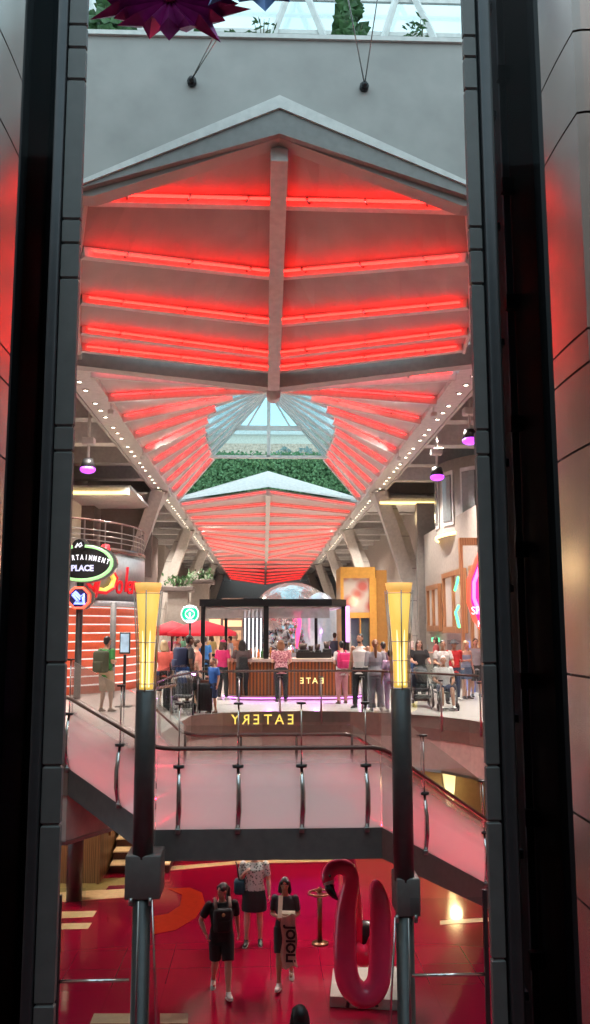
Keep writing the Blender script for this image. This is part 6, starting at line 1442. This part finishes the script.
for sx in (-1, 1):
    wheel(wc + V((sx * .30, .12, .31)), .30, .018, 12, t, 'rear_wheel'); wheel(wc + V((sx * .25, -.50, .095)), .08, .016, 5, t, 'caster_wheel')
    MB().tube([wc + V((sx * .24, .22, .95)), wc + V((sx * .24, .20, .45)), wc + V((sx * .24, -.38, .44)), wc + V((sx * .22, -.50, .22)), wc + V((sx * .20, -.58, .10))], .013, 8).build('side_frame', DARKM, t)
    MB().bbox_(wc + V((sx * .27, -.05, .66)), (.05, .34, .04), .012).build('armrest', BLACK, t)
    MB().tube([wc + V((sx * .24, .22, .93)), wc + V((sx * .24, .36, .95))], .018, 8).build('push_handle', BLACK, t)
    MB().bbox_(wc + V((sx * .11, -.60, .07)), (.16, .20, .015), .005).build('footplate', BLACK, t)
MB().bbox_(wc + V((0, -.10, .42)), (.44, .44, .05), .015).build('seat', BLACK, t)
MB().bbox_(wc + V((0, .19, .70)), (.44, .03, .44), .012).build('backrest', BLACK, t)
# stroller
def stroller(c, label, M_):
    t = thing('stroller', label, 'stroller', c)
    for sx in (-1, 1):
        for dy in (-.32, .28): wheel(c + V((sx * .26, dy, .11)), .10, .02, 6, t, 'wheel')
        MB().tube([c + V((sx * .24, -.32, .12)), c + V((sx * .24, .0, .45)), c + V((sx * .22, .38, .98))], .014, 8).build('side_tube', DARKM, t)
        MB().tube([c + V((sx * .24, .28, .12)), c + V((sx * .24, .0, .50))], .012, 8).build('rear_leg', DARKM, t)
    MB().tube([c + V((-.22, .38, .98)), c + V((.22, .38, .98))], .018, 8).build('handle', BLACK, t)
    MB().bbox_(c + V((0, -.02, .42)), (.42, .40, .08), .03).build('seat', M_, t)
    MB().bbox_(c + V((0, .16, .66)), (.42, .08, .48), .03).build('seat_back', M_, t)
    m = MB(); g = [[c + V((.23 * cos(pi * j / 8), .18 - .42 * sin(a_), .72 + .28 * cos(a_) * (0.35 + .65 * sin(pi * j / 8)))) for j in range(9)] for a_ in (0.0, .35, .7, 1.05)]
    m.slab(g, (0, 0, .012)).build('hood', M_, t)
    MB().bbox_(c + V((0, .0, .22)), (.40, .46, .14), .03).build('basket', M_, t)
    MB().bbox_(c + V((0, -.36, .30)), (.36, .12, .03), .01).build('footrest', BLACK, t)
sc0 = at(421, 706); stroller(sc0, 'black stroller with dark hood pushed by the woman in black', cloth('stroller_black', (0.03, 0.03, 0.035)))
sc1 = at(183, 712.5); t0 = stroller(V((PZ(183, 714, 3.7).x, PZ(183, 714, 3.7).y, 3.7)), 'grey and black striped stroller standing by the balustrade', cloth('striped_grey', (0.45, 0.42, 0.42), kind='wave', col2=(0.03, 0.03, 0.03), scale=9, dist=1.0))
# suitcases
def suitcase(c, label, M_, w=.36, h=.58, d=.24):
    t = thing('suitcase', label, 'suitcase', c)
    MB().bbox_(c + V((0, 0, .05 + h / 2)), (w, d, h), .04).build('shell', M_, t)
    for k in range(4): MB().bbox_(c + V((-w * .33 + k * w * .22, -d / 2 - .004, .05 + h / 2)), (.02, .012, h * .8), .004).build('ridge', M_, t)
    for sx in (-1, 1):
        for sy in (-1, 1): MB().cyl(c + V((sx * w * .38 - .012, sy * d * .35, .027)), c + V((sx * w * .38 + .012, sy * d * .35, .027)), .027, 10).build('wheel', BLACK, t)
    MB().tube([c + V((-.09, d * .3, h + .04)), c + V((-.09, d * .3, h + .42)), c + V((.09, d * .3, h + .42)), c + V((.09, d * .3, h + .04))], .009, 6).build('pull_handle', STEELD, t)
suitcase(at(171, 712) + V((0, -.1, 0)), 'black suitcase with raised handle right of the left torch lamp', mat('black_case', (0.015, 0.015, 0.018), 0.4))
suitcase(at(206, 713) + V((-.02, 0.05, 0)), 'tall black suitcase beside the child in blue', MATS['black_case'], .34, .66)
# distant crowd
crowd = [(172, 676, 'tan', 'pink', (0.6, 0.16, 0.25), 'person in pink in the distant crowd behind the coral tee', 'short', 'brown'), (177, 682, 'light', 'wh1', (0.6, 0.55, 0.5), 'person in an off white tee left of the green sign pole', 'short', 'black'),
         (183, 672, 'dark', 'grn', (0.1, 0.25, 0.15), 'person in a dark green tee in the far crowd near the green sign', 'short', 'black'), (211, 678, 'light', 'yel', (0.55, 0.4, 0.15), 'person in a mustard tee in the far crowd left of the kiosk', 'mid', 'brown'),
         (230, 680, 'tan', 'wh2', (0.6, 0.6, 0.62), 'person in a pale tee just behind the magenta top', 'short', 'black'), (235, 676, 'light', 'or', (0.65, 0.25, 0.12), 'person in an orange tee in the far crowd behind the kiosk post', 'mid', 'blond'),
         (335, 680, 'light', 'bl', (0.05, 0.05, 0.08), 'person in a navy tee behind the right end of the bar', 'short', 'brown'), (409, 682, 'light', 'pk2', (0.6, 0.45, 0.42), 'person in a pale pink tee right of the right torch lamp', 'mid', 'brown'),
         (431, 678, 'tan', 'cy', (0.35, 0.4, 0.42), 'person in a grey blue tee in the far crowd between stroller and wheelchair', 'short', 'black'), (437, 684, 'light', 'rd2', (0.4, 0.08, 0.08), 'person in a maroon tee behind the man pushing the wheelchair', 'mid', 'brown'), (457, 679, 'tan', 'gr3', (0.25, 0.24, 0.22), 'person in a grey tee far back, between red hoodie and blond woman', 'short', 'black')]
for i, (px, fy, sk, nm, c, lb_, hs, hc) in enumerate(crowd):
    person(lb_, at(px, fy), random.uniform(-3, 3), random.uniform(1.62, 1.82), sk, cloth(nm, c), 'short', (('pants', 'kneeshorts')[i % 2], (K, DEN, KH)[i % 3]), (hs, hc), ('stand', 'stand2'), ('down', 'hold' if i % 2 else 'down'), WSH, 0.016, group='people in the far crowd')
